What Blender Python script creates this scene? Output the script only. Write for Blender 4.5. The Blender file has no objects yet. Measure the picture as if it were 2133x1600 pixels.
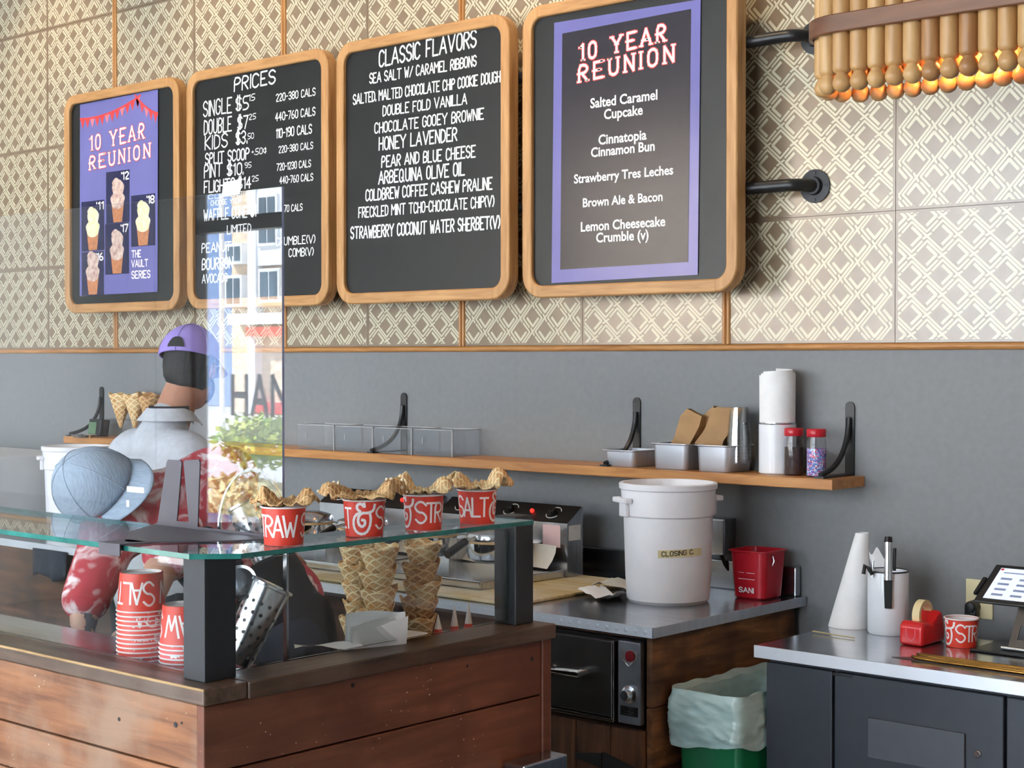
import bpy, bmesh, math, random
from mathutils import Vector, Matrix, Euler, noise as mnoise

random.seed(7)
SC = bpy.context.scene
COL = SC.collection
PI = math.pi

# ------------------------------------------------------------------ camera, sky, sun, exposure
cam_d = bpy.data.cameras.new('camera')
cam_d.sensor_width = 36.0
cam_d.lens = 36.0 * 3352.0 / 2133.0
cam_d.clip_end = 200
cam = bpy.data.objects.new('camera', cam_d)
COL.objects.link(cam)
cam.location = (0, 0, 1.70)
cam.rotation_euler = (math.radians(90 - 0.89), 0, math.radians(41.68))
SC.camera = cam

w = bpy.data.worlds.new('sky')
SC.world = w
w.use_nodes = True
wn = w.node_tree
for n in list(wn.nodes):
    wn.nodes.remove(n)
wo = wn.nodes.new('ShaderNodeOutputWorld')
bg = wn.nodes.new('ShaderNodeBackground')
tc = wn.nodes.new('ShaderNodeTexCoord')
sx = wn.nodes.new('ShaderNodeSeparateXYZ')
rp = wn.nodes.new('ShaderNodeValToRGB')
rp.color_ramp.elements[0].position = 0.45
rp.color_ramp.elements[0].color = (0.95, 0.97, 1.0, 1)
rp.color_ramp.elements[1].position = 1.0
rp.color_ramp.elements[1].color = (0.55, 0.72, 1.0, 1)
mp = wn.nodes.new('ShaderNodeMath'); mp.operation = 'MULTIPLY_ADD'
mp.inputs[1].default_value = 0.5; mp.inputs[2].default_value = 0.5
wn.links.new(tc.outputs['Generated'], sx.inputs[0])
wn.links.new(sx.outputs[2], mp.inputs[0])
wn.links.new(mp.outputs[0], rp.inputs[0])
wn.links.new(rp.outputs[0], bg.inputs[0])
wn.links.new(bg.outputs[0], wo.inputs[0])
bg.inputs[1].default_value = 8.0

sun_d = bpy.data.lights.new('sun', 'SUN')
sun_d.energy = 36.0
sun_d.angle = math.radians(0.6)
sun_d.color = (1.0, 0.97, 0.93)
sun = bpy.data.objects.new('sun', sun_d)
COL.objects.link(sun)
sun.rotation_euler = Vector((-0.55, 0.42, 0.72)).to_track_quat('Z', 'Y').to_euler()


def lamp(name, kind, loc, energy, color, size=0.1, target=None, spot=None, blend=0.5):
    d = bpy.data.lights.new(name, kind)
    d.energy = energy
    d.color = color
    if kind == 'AREA':
        d.shape = 'RECTANGLE'
        d.size, d.size_y = size
    else:
        d.shadow_soft_size = size
    if kind == 'SPOT':
        d.spot_size = spot
        d.spot_blend = blend
    o = bpy.data.objects.new(name, d)
    COL.objects.link(o)
    o.location = loc
    if target is not None:
        o.rotation_euler = (Vector(target) - Vector(loc)).to_track_quat('-Z', 'Y').to_euler()
    return o


# warm ceiling spots over the menu boards
for lx in (-7.0, -5.6, -4.3, -3.3):
    lamp('ceiling_spot', 'SPOT', (lx, 3.55, 4.0), 34, (1.0, 0.74, 0.46), 0.06, (lx, 4.36, 2.9), math.radians(75), 0.8)

SC.view_settings.view_transform = 'Standard'
SC.view_settings.look = 'None'
SC.view_settings.gamma = 1
SC.view_settings.use_curve_mapping = False
SC.view_settings.exposure = 0.55
SC.cycles.max_bounces = 10
SC.cycles.diffuse_bounces = 4
SC.cycles.glossy_bounces = 4
SC.cycles.transmission_bounces = 6
SC.cycles.transparent_max_bounces = 24
SC.cycles.caustics_reflective = False
SC.cycles.caustics_refractive = False
SC.cycles.sample_clamp_indirect = 8.0


# ------------------------------------------------------------------ materials
def lin(c):
    c = c / 255.0
    return c / 12.92 if c <= 0.04045 else ((c + 0.055) / 1.055) ** 2.4


def rgb(c):
    return (lin(c[0]), lin(c[1]), lin(c[2]), 1.0)


def nodes_of(name):
    m = bpy.data.materials.new(name)
    m.use_nodes = True
    nt = m.node_tree
    b = nt.nodes['Principled BSDF']
    return m, nt, b


def M(name, col, rough=0.5, metal=0.0, var=0.08, scale=12.0, bump=0.0, stretch=None, col2=None, spec=None,
      coat=0.0, emit=0.0, sss=0.0, alpha=1.0, detail=4.0, trans=0.0, ramp=(0.35, 0.7)):
    """a noise-varied principled surface"""
    m, nt, b = nodes_of(name)
    tcn = nt.nodes.new('ShaderNodeTexCoord')
    mapn = nt.nodes.new('ShaderNodeMapping')
    if stretch:
        mapn.inputs['Scale'].default_value = stretch
    nz = nt.nodes.new('ShaderNodeTexNoise')
    nz.inputs['Scale'].default_value = scale
    nz.inputs['Detail'].default_value = detail
    nt.links.new(tcn.outputs['Object'], mapn.inputs[0])
    nt.links.new(mapn.outputs[0], nz.inputs['Vector'])
    r = nt.nodes.new('ShaderNodeValToRGB')
    c1 = rgb(col)
    if col2 is None:
        lo = tuple(max(0, x * (1 - var)) for x in c1[:3]) + (1,)
        hi = tuple(min(1, x * (1 + var)) for x in c1[:3]) + (1,)
    else:
        lo, hi = c1, rgb(col2)
    r.color_ramp.elements[0].position = ramp[0]
    r.color_ramp.elements[1].position = ramp[1]
    r.color_ramp.elements[0].color = lo
    r.color_ramp.elements[1].color = hi
    nt.links.new(nz.outputs['Fac'], r.inputs[0])
    nt.links.new(r.outputs[0], b.inputs['Base Color'])
    b.inputs['Roughness'].default_value = rough
    b.inputs['Metallic'].default_value = metal
    if spec is not None:
        b.inputs['Specular IOR Level'].default_value = spec
    if coat:
        b.inputs['Coat Weight'].default_value = coat
        b.inputs['Coat Roughness'].default_value = 0.15
    if emit:
        nt.links.new(r.outputs[0], b.inputs['Emission Color'])
        b.inputs['Emission Strength'].default_value = emit
    if sss:
        b.inputs['Subsurface Weight'].default_value = sss
        b.inputs['Subsurface Radius'].default_value = (0.02, 0.01, 0.008)
    if alpha < 1:
        b.inputs['Alpha'].default_value = alpha
    if trans:
        b.inputs['Transmission Weight'].default_value = trans
    if bump:
        bp = nt.nodes.new('ShaderNodeBump')
        bp.inputs['Strength'].default_value = bump
        bp.inputs['Distance'].default_value = 0.004
        nt.links.new(nz.outputs['Fac'], bp.inputs['Height'])
        nt.links.new(bp.outputs[0], b.inputs['Normal'])
    return m


def glass(name, tint=(1, 1, 1), f0=0.045, rough=0.0, gain=0.96):
    """thin clear sheet: see-through plus a facing-dependent mirror"""
    m = bpy.data.materials.new(name)
    m.use_nodes = True
    nt = m.node_tree
    for n in list(nt.nodes):
        nt.nodes.remove(n)
    out = nt.nodes.new('ShaderNodeOutputMaterial')
    tr = nt.nodes.new('ShaderNodeBsdfTransparent')
    tr.inputs[0].default_value = tuple(tint) + (1,)
    gl = nt.nodes.new('ShaderNodeBsdfGlossy')
    gl.inputs['Roughness'].default_value = rough
    lw = nt.nodes.new('ShaderNodeLayerWeight')
    lw.inputs[0].default_value = 0.5
    p = nt.nodes.new('ShaderNodeMath'); p.operation = 'POWER'; p.inputs[1].default_value = 5.0
    ma = nt.nodes.new('ShaderNodeMath'); ma.operation = 'MULTIPLY_ADD'
    ma.inputs[1].default_value = gain - f0; ma.inputs[2].default_value = f0
    # faint smears
    tcn = nt.nodes.new('ShaderNodeTexCoord')
    nz = nt.nodes.new('ShaderNodeTexNoise'); nz.inputs['Scale'].default_value = 3.0
    ms = nt.nodes.new('ShaderNodeMath'); ms.operation = 'MULTIPLY_ADD'
    ms.inputs[1].default_value = 0.01; ms.inputs[2].default_value = -0.004
    ad = nt.nodes.new('ShaderNodeMath'); ad.operation = 'ADD'; ad.use_clamp = True
    mx = nt.nodes.new('ShaderNodeMixShader')
    nt.links.new(tcn.outputs['Object'], nz.inputs['Vector'])
    nt.links.new(nz.outputs['Fac'], ms.inputs[0])
    nt.links.new(lw.outputs['Facing'], p.inputs[0])
    nt.links.new(p.outputs[0], ma.inputs[0])
    nt.links.new(ma.outputs[0], ad.inputs[0])
    nt.links.new(ms.outputs[0], ad.inputs[1])
    nt.links.new(ad.outputs[0], mx.inputs[0])
    nt.links.new(tr.outputs[0], mx.inputs[1])
    nt.links.new(gl.outputs[0], mx.inputs[2])
    nt.links.new(mx.outputs[0], out.inputs[0])
    return m


def waffle_mat(name, c_lo, c_hi):
    """baked waffle: UV grid of pale ridges on browner wells, with bump"""
    m, nt, b = nodes_of(name)
    uv = nt.nodes.new('ShaderNodeUVMap')
    sp = nt.nodes.new('ShaderNodeSeparateXYZ')
    nt.links.new(uv.outputs[0], sp.inputs[0])

    def ridge(sa, sb):
        a = nt.nodes.new('ShaderNodeMath'); a.operation = 'MULTIPLY'; a.inputs[1].default_value = sa
        c = nt.nodes.new('ShaderNodeMath'); c.operation = 'MULTIPLY_ADD'; c.inputs[1].default_value = sb
        nt.links.new(sp.outputs[0], a.inputs[0])
        nt.links.new(sp.outputs[1], c.inputs[0])
        nt.links.new(a.outputs[0], c.inputs[2])
        f = nt.nodes.new('ShaderNodeMath'); f.operation = 'PINGPONG'; f.inputs[1].default_value = 0.5
        nt.links.new(c.outputs[0], f.inputs[0])
        s = nt.nodes.new('ShaderNodeMapRange'); s.interpolation_type = 'SMOOTHSTEP'
        s.inputs['From Min'].default_value = 0.09; s.inputs['From Max'].default_value = 0.2
        s.inputs['To Min'].default_value = 1.0; s.inputs['To Max'].default_value = 0.0
        nt.links.new(f.outputs[0], s.inputs['Value'])
        return s
    r1, r2 = ridge(1, 1), ridge(1, -1)
    mxn = nt.nodes.new('ShaderNodeMath'); mxn.operation = 'MAXIMUM'
    nt.links.new(r1.outputs[0], mxn.inputs[0])
    nt.links.new(r2.outputs[0], mxn.inputs[1])
    tcn = nt.nodes.new('ShaderNodeTexCoord')
    nz = nt.nodes.new('ShaderNodeTexNoise'); nz.inputs['Scale'].default_value = 22; nz.inputs['Detail'].default_value = 3
    nt.links.new(tcn.outputs['Object'], nz.inputs['Vector'])
    k = nt.nodes.new('ShaderNodeMath'); k.operation = 'MULTIPLY_ADD'; k.inputs[1].default_value = 0.55
    kk = nt.nodes.new('ShaderNodeMath'); kk.operation = 'MULTIPLY_ADD'; kk.inputs[1].default_value = 1.5; kk.inputs[2].default_value = -0.5
    nt.links.new(nz.outputs['Fac'], kk.inputs[0])
    nt.links.new(mxn.outputs[0], k.inputs[0])
    nt.links.new(kk.outputs[0], k.inputs[2])
    r = nt.nodes.new('ShaderNodeValToRGB')
    r.color_ramp.elements[0].position = 0.1; r.color_ramp.elements[1].position = 0.85
    r.color_ramp.elements[0].color = rgb(c_lo); r.color_ramp.elements[1].color = rgb(c_hi)
    nt.links.new(k.outputs[0], r.inputs[0])
    nt.links.new(r.outputs[0], b.inputs['Base Color'])
    b.inputs['Roughness'].default_value = 0.6
    bp = nt.nodes.new('ShaderNodeBump'); bp.inputs['Strength'].default_value = 0.7; bp.inputs['Distance'].default_value = 0.003
    nt.links.new(mxn.outputs[0], bp.inputs['Height'])
    nt.links.new(bp.outputs[0], b.inputs['Normal'])
    return m


def wood(name, c1, c2, axis='x', rough=0.5, scale=6.0, stretch=14.0, dirt=None, dirt_amt=0.5, bump=0.15, coat=0.0, spots=None):
    """long-grained timber: stretched noise, with optional stain patches and pale paint specks"""
    m, nt, b = nodes_of(name)
    tcn = nt.nodes.new('ShaderNodeTexCoord')
    mapn = nt.nodes.new('ShaderNodeMapping')
    s = [stretch] * 3
    s['xyz'.index(axis)] = 1.0
    mapn.inputs['Scale'].default_value = s
    nt.links.new(tcn.outputs['Object'], mapn.inputs[0])
    nz = nt.nodes.new('ShaderNodeTexNoise')
    nz.inputs['Scale'].default_value = scale; nz.inputs['Detail'].default_value = 6; nz.inputs['Distortion'].default_value = 0.6
    nt.links.new(mapn.outputs[0], nz.inputs['Vector'])
    r = nt.nodes.new('ShaderNodeValToRGB')
    r.color_ramp.elements[0].position = 0.3; r.color_ramp.elements[1].position = 0.72
    r.color_ramp.elements[0].color = rgb(c1); r.color_ramp.elements[1].color = rgb(c2)
    nt.links.new(nz.outputs['Fac'], r.inputs[0])
    last = r.outputs[0]
    if dirt:
        n2 = nt.nodes.new('ShaderNodeTexNoise'); n2.inputs['Scale'].default_value = 4.5; n2.inputs['Detail'].default_value = 7
        nt.links.new(tcn.outputs['Object'], n2.inputs['Vector'])
        r2 = nt.nodes.new('ShaderNodeValToRGB')
        r2.color_ramp.elements[0].position = 0.46; r2.color_ramp.elements[1].position = 0.62
        r2.color_ramp.elements[0].color = (0, 0, 0, 1); r2.color_ramp.elements[1].color = (dirt_amt,) * 3 + (1,)
        nt.links.new(n2.outputs['Fac'], r2.inputs[0])
        mx = nt.nodes.new('ShaderNodeMix'); mx.data_type = 'RGBA'
        mx.inputs['B'].default_value = rgb(dirt)
        nt.links.new(r2.outputs[0], mx.inputs['Factor'])
        nt.links.new(last, mx.inputs['A'])
        last = mx.outputs['Result']
    if spots:
        vo = nt.nodes.new('ShaderNodeTexVoronoi'); vo.inputs['Scale'].default_value = 55
        nt.links.new(tcn.outputs['Object'], vo.inputs['Vector'])
        n3 = nt.nodes.new('ShaderNodeTexNoise'); n3.inputs['Scale'].default_value = 6
        nt.links.new(tcn.outputs['Object'], n3.inputs['Vector'])
        th = nt.nodes.new('ShaderNodeMath'); th.operation = 'MULTIPLY_ADD'
        th.inputs[1].default_value = 0.5; th.inputs[2].default_value = -0.21
        nt.links.new(n3.outputs['Fac'], th.inputs[0])
        lt = nt.nodes.new('ShaderNodeMath'); lt.operation = 'LESS_THAN'
        nt.links.new(vo.outputs['Distance'], lt.inputs[0])
        nt.links.new(th.outputs[0], lt.inputs[1])
        mx = nt.nodes.new('ShaderNodeMix'); mx.data_type = 'RGBA'
        mx.inputs['B'].default_value = rgb(spots)
        nt.links.new(lt.outputs[0], mx.inputs['Factor'])
        nt.links.new(last, mx.inputs['A'])
        last = mx.outputs['Result']
    nt.links.new(last, b.inputs['Base Color'])
    b.inputs['Roughness'].default_value = rough
    if coat:
        b.inputs['Coat Weight'].default_value = coat
        b.inputs['Coat Roughness'].default_value = 0.2
    bp = nt.nodes.new('ShaderNodeBump'); bp.inputs['Strength'].default_value = bump; bp.inputs['Distance'].default_value = 0.004
    nt.links.new(nz.outputs['Fac'], bp.inputs['Height'])
    nt.links.new(bp.outputs[0], b.inputs['Normal'])
    return m


def tiedye(name, base, pale, scale=9.0):
    m, nt, b = nodes_of(name)
    tcn = nt.nodes.new('ShaderNodeTexCoord')
    nz = nt.nodes.new('ShaderNodeTexNoise'); nz.inputs['Scale'].default_value = scale
    nz.inputs['Detail'].default_value = 3; nz.inputs['Distortion'].default_value = 1.2
    nt.links.new(tcn.outputs['Object'], nz.inputs['Vector'])
    r = nt.nodes.new('ShaderNodeValToRGB')
    r.color_ramp.elements[0].position = 0.49; r.color_ramp.elements[0].color = rgb(base)
    r.color_ramp.elements[1].position = 0.64; r.color_ramp.elements[1].color = rgb(pale)
    nt.links.new(nz.outputs['Fac'], r.inputs[0])
    nt.links.new(r.outputs[0], b.inputs['Base Color'])
    b.inputs['Roughness'].default_value = 0.9
    return m


WALL = M('grey_paint', (128, 129, 131), 0.6, var=0.04, scale=40, bump=0.05)
WALLW = M('white_paint', (214, 212, 206), 0.7, var=0.03)
CEIL = M('ceiling_paint', (206, 204, 198), 0.8)
FLOOR = M('concrete', (168, 166, 163), 0.14, var=0.15, scale=5)
TILE = M('tile_taupe', (138, 118, 96), 0.2, var=0.10, scale=9, spec=0.85)
TILEW = M('tile_pattern_cream', (208, 199, 170), 0.2, var=0.03, spec=0.85)
GROUT = M('tile_joint', (138, 122, 105), 0.5)
OAKT = wood('oak_trim', (165, 108, 55), (200, 146, 86), 'x', 0.4)
OAKTV = wood('oak_trim_upright', (165, 108, 55), (200, 146, 86), 'z', 0.4)
OAKF = wood('oak_frame', (166, 118, 68), (204, 156, 102), 'x', 0.45, 5, 10)
OAKFV = wood('oak_frame_upright', (166, 118, 68), (204, 156, 102), 'z', 0.45, 5, 10)
SLATE = M('chalkboard', (10, 11, 11), 0.40, var=0.25, scale=4)
SLATEP = M('chalkboard_clean', (15, 18, 18), 0.40, var=0.2, scale=4)
CHALK = M('chalk_marker', (238, 240, 238), 0.9, var=0.03)
BLACKM = M('black_metal', (24, 25, 28), 0.38, 0.0, var=0.2, scale=30)
BLACKP = M('black_post', (34, 38, 43), 0.5, var=0.1, scale=30)
BLACKPL = M('black_plastic', (18, 18, 20), 0.35, var=0.2)
STEEL = M('steel', (206, 208, 212), 0.2, 1.0, var=0.08, scale=6, stretch=(1, 14, 1))
STEELD = M('steel_worn', (182, 185, 190), 0.22, 1.0, var=0.15, scale=8, stretch=(1, 10, 1), bump=0.02)
STEELB = M('brushed_bright_steel', (212, 216, 224), 0.5, 1.0, var=0.06, scale=5, stretch=(1, 12, 1))
CHROME = M('chrome', (215, 217, 220), 0.1, 1.0, var=0.05)
WHITEP = M('white_plastic', (236, 234, 237), 0.38, var=0.03, sss=0.05)
ENAMEL = M('white_enamel', (232, 234, 238), 0.22, var=0.02)
PAPER = M('white_paper', (240, 239, 238), 0.85, var=0.04, scale=20)
WAX = M('wax_paper', (226, 220, 208), 0.6, var=0.1, scale=8)
KRAFT = M('kraft_paper', (176, 138, 96), 0.8, var=0.15, scale=10)
REDC = M('red_cup_print', (222, 62, 44), 0.45, var=0.03)
CUPW = M('cup_white', (240, 232, 230), 0.5, var=0.02)
LOGOW = M('cup_lettering', (246, 236, 234), 0.5, var=0.02)
REDP = M('red_plastic', (190, 26, 42), 0.3, var=0.05)
REDD = M('red_gloss', (208, 26, 30), 0.2, var=0.04)
WAFFLE = waffle_mat('waffle', (206, 152, 90), (252, 230, 180))
WAFFLED = waffle_mat('waffle_brown', (170, 116, 66), (232, 192, 136))
GLASS = glass('clear_glass', (0.97, 0.985, 0.98))
ACRYL = glass('clear_acrylic', (0.97, 0.975, 0.985), 0.055, gain=0.97)
GLEDGE = M('glass_edge_teal', (40, 116, 108), 0.12, var=0.35, scale=14, spec=0.8)
ACEDGE = M('acrylic_edge', (150, 156, 190), 0.15, var=0.1)


# ------------------------------------------------------------------ mesh helpers
class Mb:
    def __init__(s):
        s.v = []; s.f = []; s.mi = []; s.uv = {}; s.cur = 0

    def add(s, vs, fs, uvs=None):
        o = len(s.v)
        s.v += [tuple(p) for p in vs]
        for k, f in enumerate(fs):
            if uvs:
                s.uv[len(s.f)] = uvs[k]
            s.f.append(tuple(i + o for i in f))
            s.mi.append(s.cur)
        return s

    def box(s, x0, x1, y0, y1, z0, z1):
        v = [(x, y, z) for z in (z0, z1) for y in (y0, y1) for x in (x0, x1)]
        return s.add(v, [(0, 2, 3, 1), (4, 5, 7, 6), (0, 1, 5, 4), (2, 6, 7, 3), (0, 4, 6, 2), (1, 3, 7, 5)])

    def obox(s, c, size, rot=(0, 0, 0)):
        R = Euler(rot).to_matrix()
        h = [q / 2 for q in size]
        v = [Vector(c) + R @ Vector((x, y, z)) for z in (-h[2], h[2]) for y in (-h[1], h[1]) for x in (-h[0], h[0])]
        return s.add(v, [(0, 2, 3, 1), (4, 5, 7, 6), (0, 1, 5, 4), (2, 6, 7, 3), (0, 4, 6, 2), (1, 3, 7, 5)])

    def prism(s, pts, d):
        """planar polygon swept by vector d"""
        n = len(pts); d = Vector(d)
        v = [Vector(p) for p in pts] + [Vector(p) + d for p in pts]
        fs = [tuple(range(n))[::-1], tuple(range(n, 2 * n))]
        fs += [(i, (i + 1) % n, n + (i + 1) % n, n + i) for i in range(n)]
        return s.add(v, fs)

    def lathe(s, prof, n=32, c=(0, 0, 0), mat=None, uvk=None, arc=2 * PI):
        """prof: (r, z) pairs; closes where r == 0"""
        vs = []; fs = []; uvs = []
        closed = abs(arc - 2 * PI) < 1e-6
        cols = n if closed else n + 1
        for r, z in prof:
            for i in range(cols):
                a = arc * i / n
                p = Vector((r * math.cos(a), r * math.sin(a), z))
                if mat is not None:
                    p = mat @ p
                vs.append(p + Vector(c))
        m = len(prof)
        for j in range(m - 1):
            for i in range(n):
                i2 = (i + 1) % cols
                fs.append((j * cols + i, j * cols + i2, (j + 1) * cols + i2, (j + 1) * cols + i))
                if uvk:
                    ku, kv = uvk
                    uvs.append([(ku * i / n, kv * j / (m - 1)), (ku * (i + 1) / n, kv * j / (m - 1)),
                                (ku * (i + 1) / n, kv * (j + 1) / (m - 1)), (ku * i / n, kv * (j + 1) / (m - 1))])
        return s.add(vs, fs, uvs if uvk else None)

    def tube(s, pts, r, n=10, cap=True):
        pts = [Vector(p) for p in pts]
        rs = r if isinstance(r, (list, tuple)) else [r] * len(pts)
        up = Vector((0, 0, 1))
        vs = []; fs = []
        prev = None
        for i, p in enumerate(pts):
            t = (pts[min(i + 1, len(pts) - 1)] - pts[max(i - 1, 0)]).normalized()
            if prev is None:
                a = up if abs(t.dot(up)) < 0.9 else Vector((1, 0, 0))
                x = t.cross(a).normalized()
            else:
                x = (prev - t * prev.dot(t)).normalized()
            prev = x
            y = t.cross(x)
            for k in range(n):
                a = 2 * PI * k / n
                vs.append(p + (x * math.cos(a) + y * math.sin(a)) * rs[i])
        for i in range(len(pts) - 1):
            for k in range(n):
                k2 = (k + 1) % n
                fs.append((i * n + k, i * n + k2, (i + 1) * n + k2, (i + 1) * n + k))
        if cap:
            fs.append(tuple(range(n))[::-1])
            fs.append(tuple(range((len(pts) - 1) * n, len(pts) * n)))
        return s.add(vs, fs)

    def ball(s, c, r, n=16, m=10, mat=None):
        rr = r if isinstance(r, (tuple, list)) else (r, r, r)
        vs = []; fs = []
        for j in range(m + 1):
            th = PI * j / m
            for i in range(n):
                a = 2 * PI * i / n
                p = Vector((rr[0] * math.sin(th) * math.cos(a), rr[1] * math.sin(th) * math.sin(a), rr[2] * math.cos(th)))
                if mat is not None:
                    p = mat @ p
                vs.append(p + Vector(c))
        for j in range(m):
            for i in range(n):
                i2 = (i + 1) % n
                fs.append((j * n + i, (j + 1) * n + i, (j + 1) * n + i2, j * n + i2))
        return s.add(vs, fs)

    def cap(s, p0, r0, p1, r1, n=14):
        """round-ended tapering limb"""
        p0, p1 = Vector(p0), Vector(p1)
        t = (p1 - p0)
        L = t.length
        t.normalize()
        prof = []
        for k in range(6):
            a = PI / 2 * k / 5
            prof.append((r0 * math.sin(a), -r0 * math.cos(a)))
        for k in range(6):
            a = PI / 2 * k / 5
            prof.append((r1 * math.cos(a), L + r1 * math.sin(a)))
        q = t.to_track_quat('Z', 'Y').to_matrix()
        return s.lathe(prof, n, p0, q)

    def strokes(s, lines, wid, f, lift=0.0):
        """flat ribbon along each 2-D polyline; f maps (u, v) -> 3-D"""
        for ln in lines:
            for (a, b) in zip(ln[:-1], ln[1:]):
                dx, dy = b[0] - a[0], b[1] - a[1]
                L = math.hypot(dx, dy)
                if L < 1e-9:
                    continue
                tx, ty = dx / L, dy / L
                h = wid / 2
                e = h * 0.7
                ax, ay = a[0] - tx * e, a[1] - ty * e
                bx, by = b[0] + tx * e, b[1] + ty * e
                q = [(ax - ty * h, ay + tx * h), (ax + ty * h, ay - tx * h), (bx + ty * h, by - tx * h), (bx - ty * h, by + tx * h)]
                P = [Vector(f(*p)) for p in q]
                s.nl = (getattr(s, 'nl', 0) + 1) % 14
                nv = (P[1] - P[0]).cross(P[2] - P[1])
                if nv.length > 0:
                    nv = nv.normalized() * (2.2e-5 * s.nl + lift)
                s.add([p + nv for p in P], [(0, 1, 2, 3)])
        return s

    def mesh(s, name, mats, smooth=None):
        me = bpy.data.meshes.new(name)
        me.from_pydata(s.v, [], s.f)
        for m in mats:
            me.materials.append(m)
        for p, k in zip(me.polygons, s.mi):
            p.material_index = k
        if s.uv:
            ul = me.uv_layers.new(name='UVMap')
            for fi, us in s.uv.items():
                p = me.polygons[fi]
                for li, u in zip(p.loop_indices, us):
                    ul.data[li].uv = u
        me.update()
        if smooth:
            me.shade_smooth()
            me.set_sharp_from_angle(angle=math.radians(smooth))
        return me

    def obj(s, name, mats, parent=None, smooth=None, bevel=0.0, segs=2, weld=False):
        if not isinstance(mats, (list, tuple)):
            mats = [mats]
        o = bpy.data.objects.new(name, s.mesh(name, mats, smooth))
        COL.objects.link(o)
        if parent is not None:
            o.parent = parent
        if weld:
            wm = o.modifiers.new('weld', 'WELD'); wm.merge_threshold = 0.0002
        if bevel:
            b = o.modifiers.new('bevel', 'BEVEL')
            b.width = bevel; b.segments = segs; b.limit_method = 'ANGLE'; b.angle_limit = math.radians(40)
        return o


def tag(o, label, cat, group=None, kind=None):
    o['label'] = label
    o['category'] = cat
    if group:
        o['group'] = group
    if kind:
        o['kind'] = kind
    return o


def thing(name, label, cat, loc=(0, 0, 0), rz=0.0, group=None):
    o = bpy.data.objects.new(name, None)
    o.empty_display_size = 0.05
    COL.objects.link(o)
    o.location = loc
    o.rotation_euler = (0, 0, rz)
    return tag(o, label, cat, group)


def struct(o):
    o['kind'] = 'structure'
    return o


def dup(root, loc, label, rz=None, group=None, rot=None):
    r = root.copy(); COL.objects.link(r)
    r.location = loc
    if rot is not None:
        r.rotation_euler = rot
    elif rz is not None:
        r.rotation_euler = (0, 0, rz)
    r['label'] = label
    if group:
        r['group'] = group
    for ch in list(root.children):
        c = ch.copy(); COL.objects.link(c); c.parent = r
        for g in list(ch.children):
            d = g.copy(); COL.objects.link(d); d.parent = c
    return r


def rrect(x0, x1, z0, z1, r, n=8):
    """rounded rectangle outline, counter-clockwise in (x, z)"""
    pts = []
    for cx, cz, a0 in ((x1 - r, z1 - r, 0), (x0 + r, z1 - r, PI / 2), (x0 + r, z0 + r, PI), (x1 - r, z0 + r, 1.5 * PI)):
        for k in range(n + 1):
            a = a0 + PI / 2 * k / n
            pts.append((cx + r * math.cos(a), cz + r * math.sin(a)))
    return pts


# ------------------------------------------------------------------ hand lettering
GL = {
    'A': '00 26 40;12 32', 'B': '00 06 26 35 34 23 03;23 32 31 20 00', 'C': '35 26 16 05 01 10 20 31',
    'D': '00 06 16 35 31 10 00', 'E': '36 06 00 30;03 23', 'F': '36 06 00;03 23', 'G': '35 26 16 05 01 10 20 31 33 23',
    'H': '00 06;30 36;03 33', 'I': '00 06', 'J': '36 31 20 10 01', 'K': '00 06;36 03 30', 'L': '06 00 30',
    'M': '00 06 23 46 40', 'N': '00 06 30 36', 'O': '16 05 01 10 20 31 35 26 16', 'P': '00 06 26 35 34 23 03',
    'Q': '16 05 01 10 20 31 35 26 16;22 40', 'R': '00 06 26 35 34 23 03;13 30', 'S': '35 26 16 05 04 13 23 32 31 20 10 01',
    'T': '06 46;26 20', 'U': '06 01 10 20 31 36', 'V': '06 20 46', 'W': '06 10 24 30 46', 'X': '00 36;06 30',
    'Y': '06 23 46;23 20', 'Z': '06 36 00 30', '0': '16 05 01 10 20 31 35 26 16', '1': '05 16 10', '2': '05 16 26 35 34 00 30',
    '3': '05 16 26 35 34 23 13;23 32 31 20 10 01', '4': '20 26 02 32', '5': '36 06 03 23 32 31 20 00',
    '6': '26 04 01 10 20 31 32 23 03', '7': '06 36 10', '8': '13 04 05 16 26 35 34 23 13 02 01 10 20 31 32 23',
    '9': '33 13 04 05 16 26 35 31 10', '-': '03 23', '.': '00 01', ',': '01 00', '/': '00 36', '(': '16 04 02 10', ')': '06 14 12 00',
    '$': '35 26 16 05 04 13 23 32 31 20 10 01;17 10;27 20', 'c': '34 25 15 04 02 11 21 32;26 20', '+': '03 23;14 12', "'": '06 05',
}
ROUND = set('BCDGJOPQRSU023568')


def glyph(ch):
    if ch == '&':
        P = [(785, 360), (772, 415), (705, 440), (600, 440), (556, 490), (560, 548), (610, 580), (655, 552), (650, 512), (612, 508)]
        Q = [(640, 345), (648, 385), (600, 345), (548, 360), (545, 402), (600, 432), (515, 462), (482, 530), (502, 608), (580, 650), (668, 640), (720, 582), (735, 505), (722, 455)]
        return [[((x - 470) / 52.0, (650 - y) / 51.7) for x, y in smooth_line(l)] for l in (P, Q)], 6.1
    s = GL.get(ch)
    if not s:
        return [], 1.6
    ls = []
    for part in s.split(';'):
        l = [(float(p[0]), float(p[1])) for p in part.split()]
        if ch in ROUND and len(l) > 4:
            l = smooth_line(l)
        ls.append(l)
    return ls, max(p[0] for l in ls for p in l)


def smooth_line(l):
    closed = l[0] == l[-1]
    o = [] if closed else [l[0]]
    for a, b in zip(l[:-1], l[1:]):
        o.append((a[0] * .75 + b[0] * .25, a[1] * .75 + b[1] * .25))
        o.append((a[0] * .25 + b[0] * .75, a[1] * .25 + b[1] * .75))
    o.append(o[0] if closed else l[-1])
    return o


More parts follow.
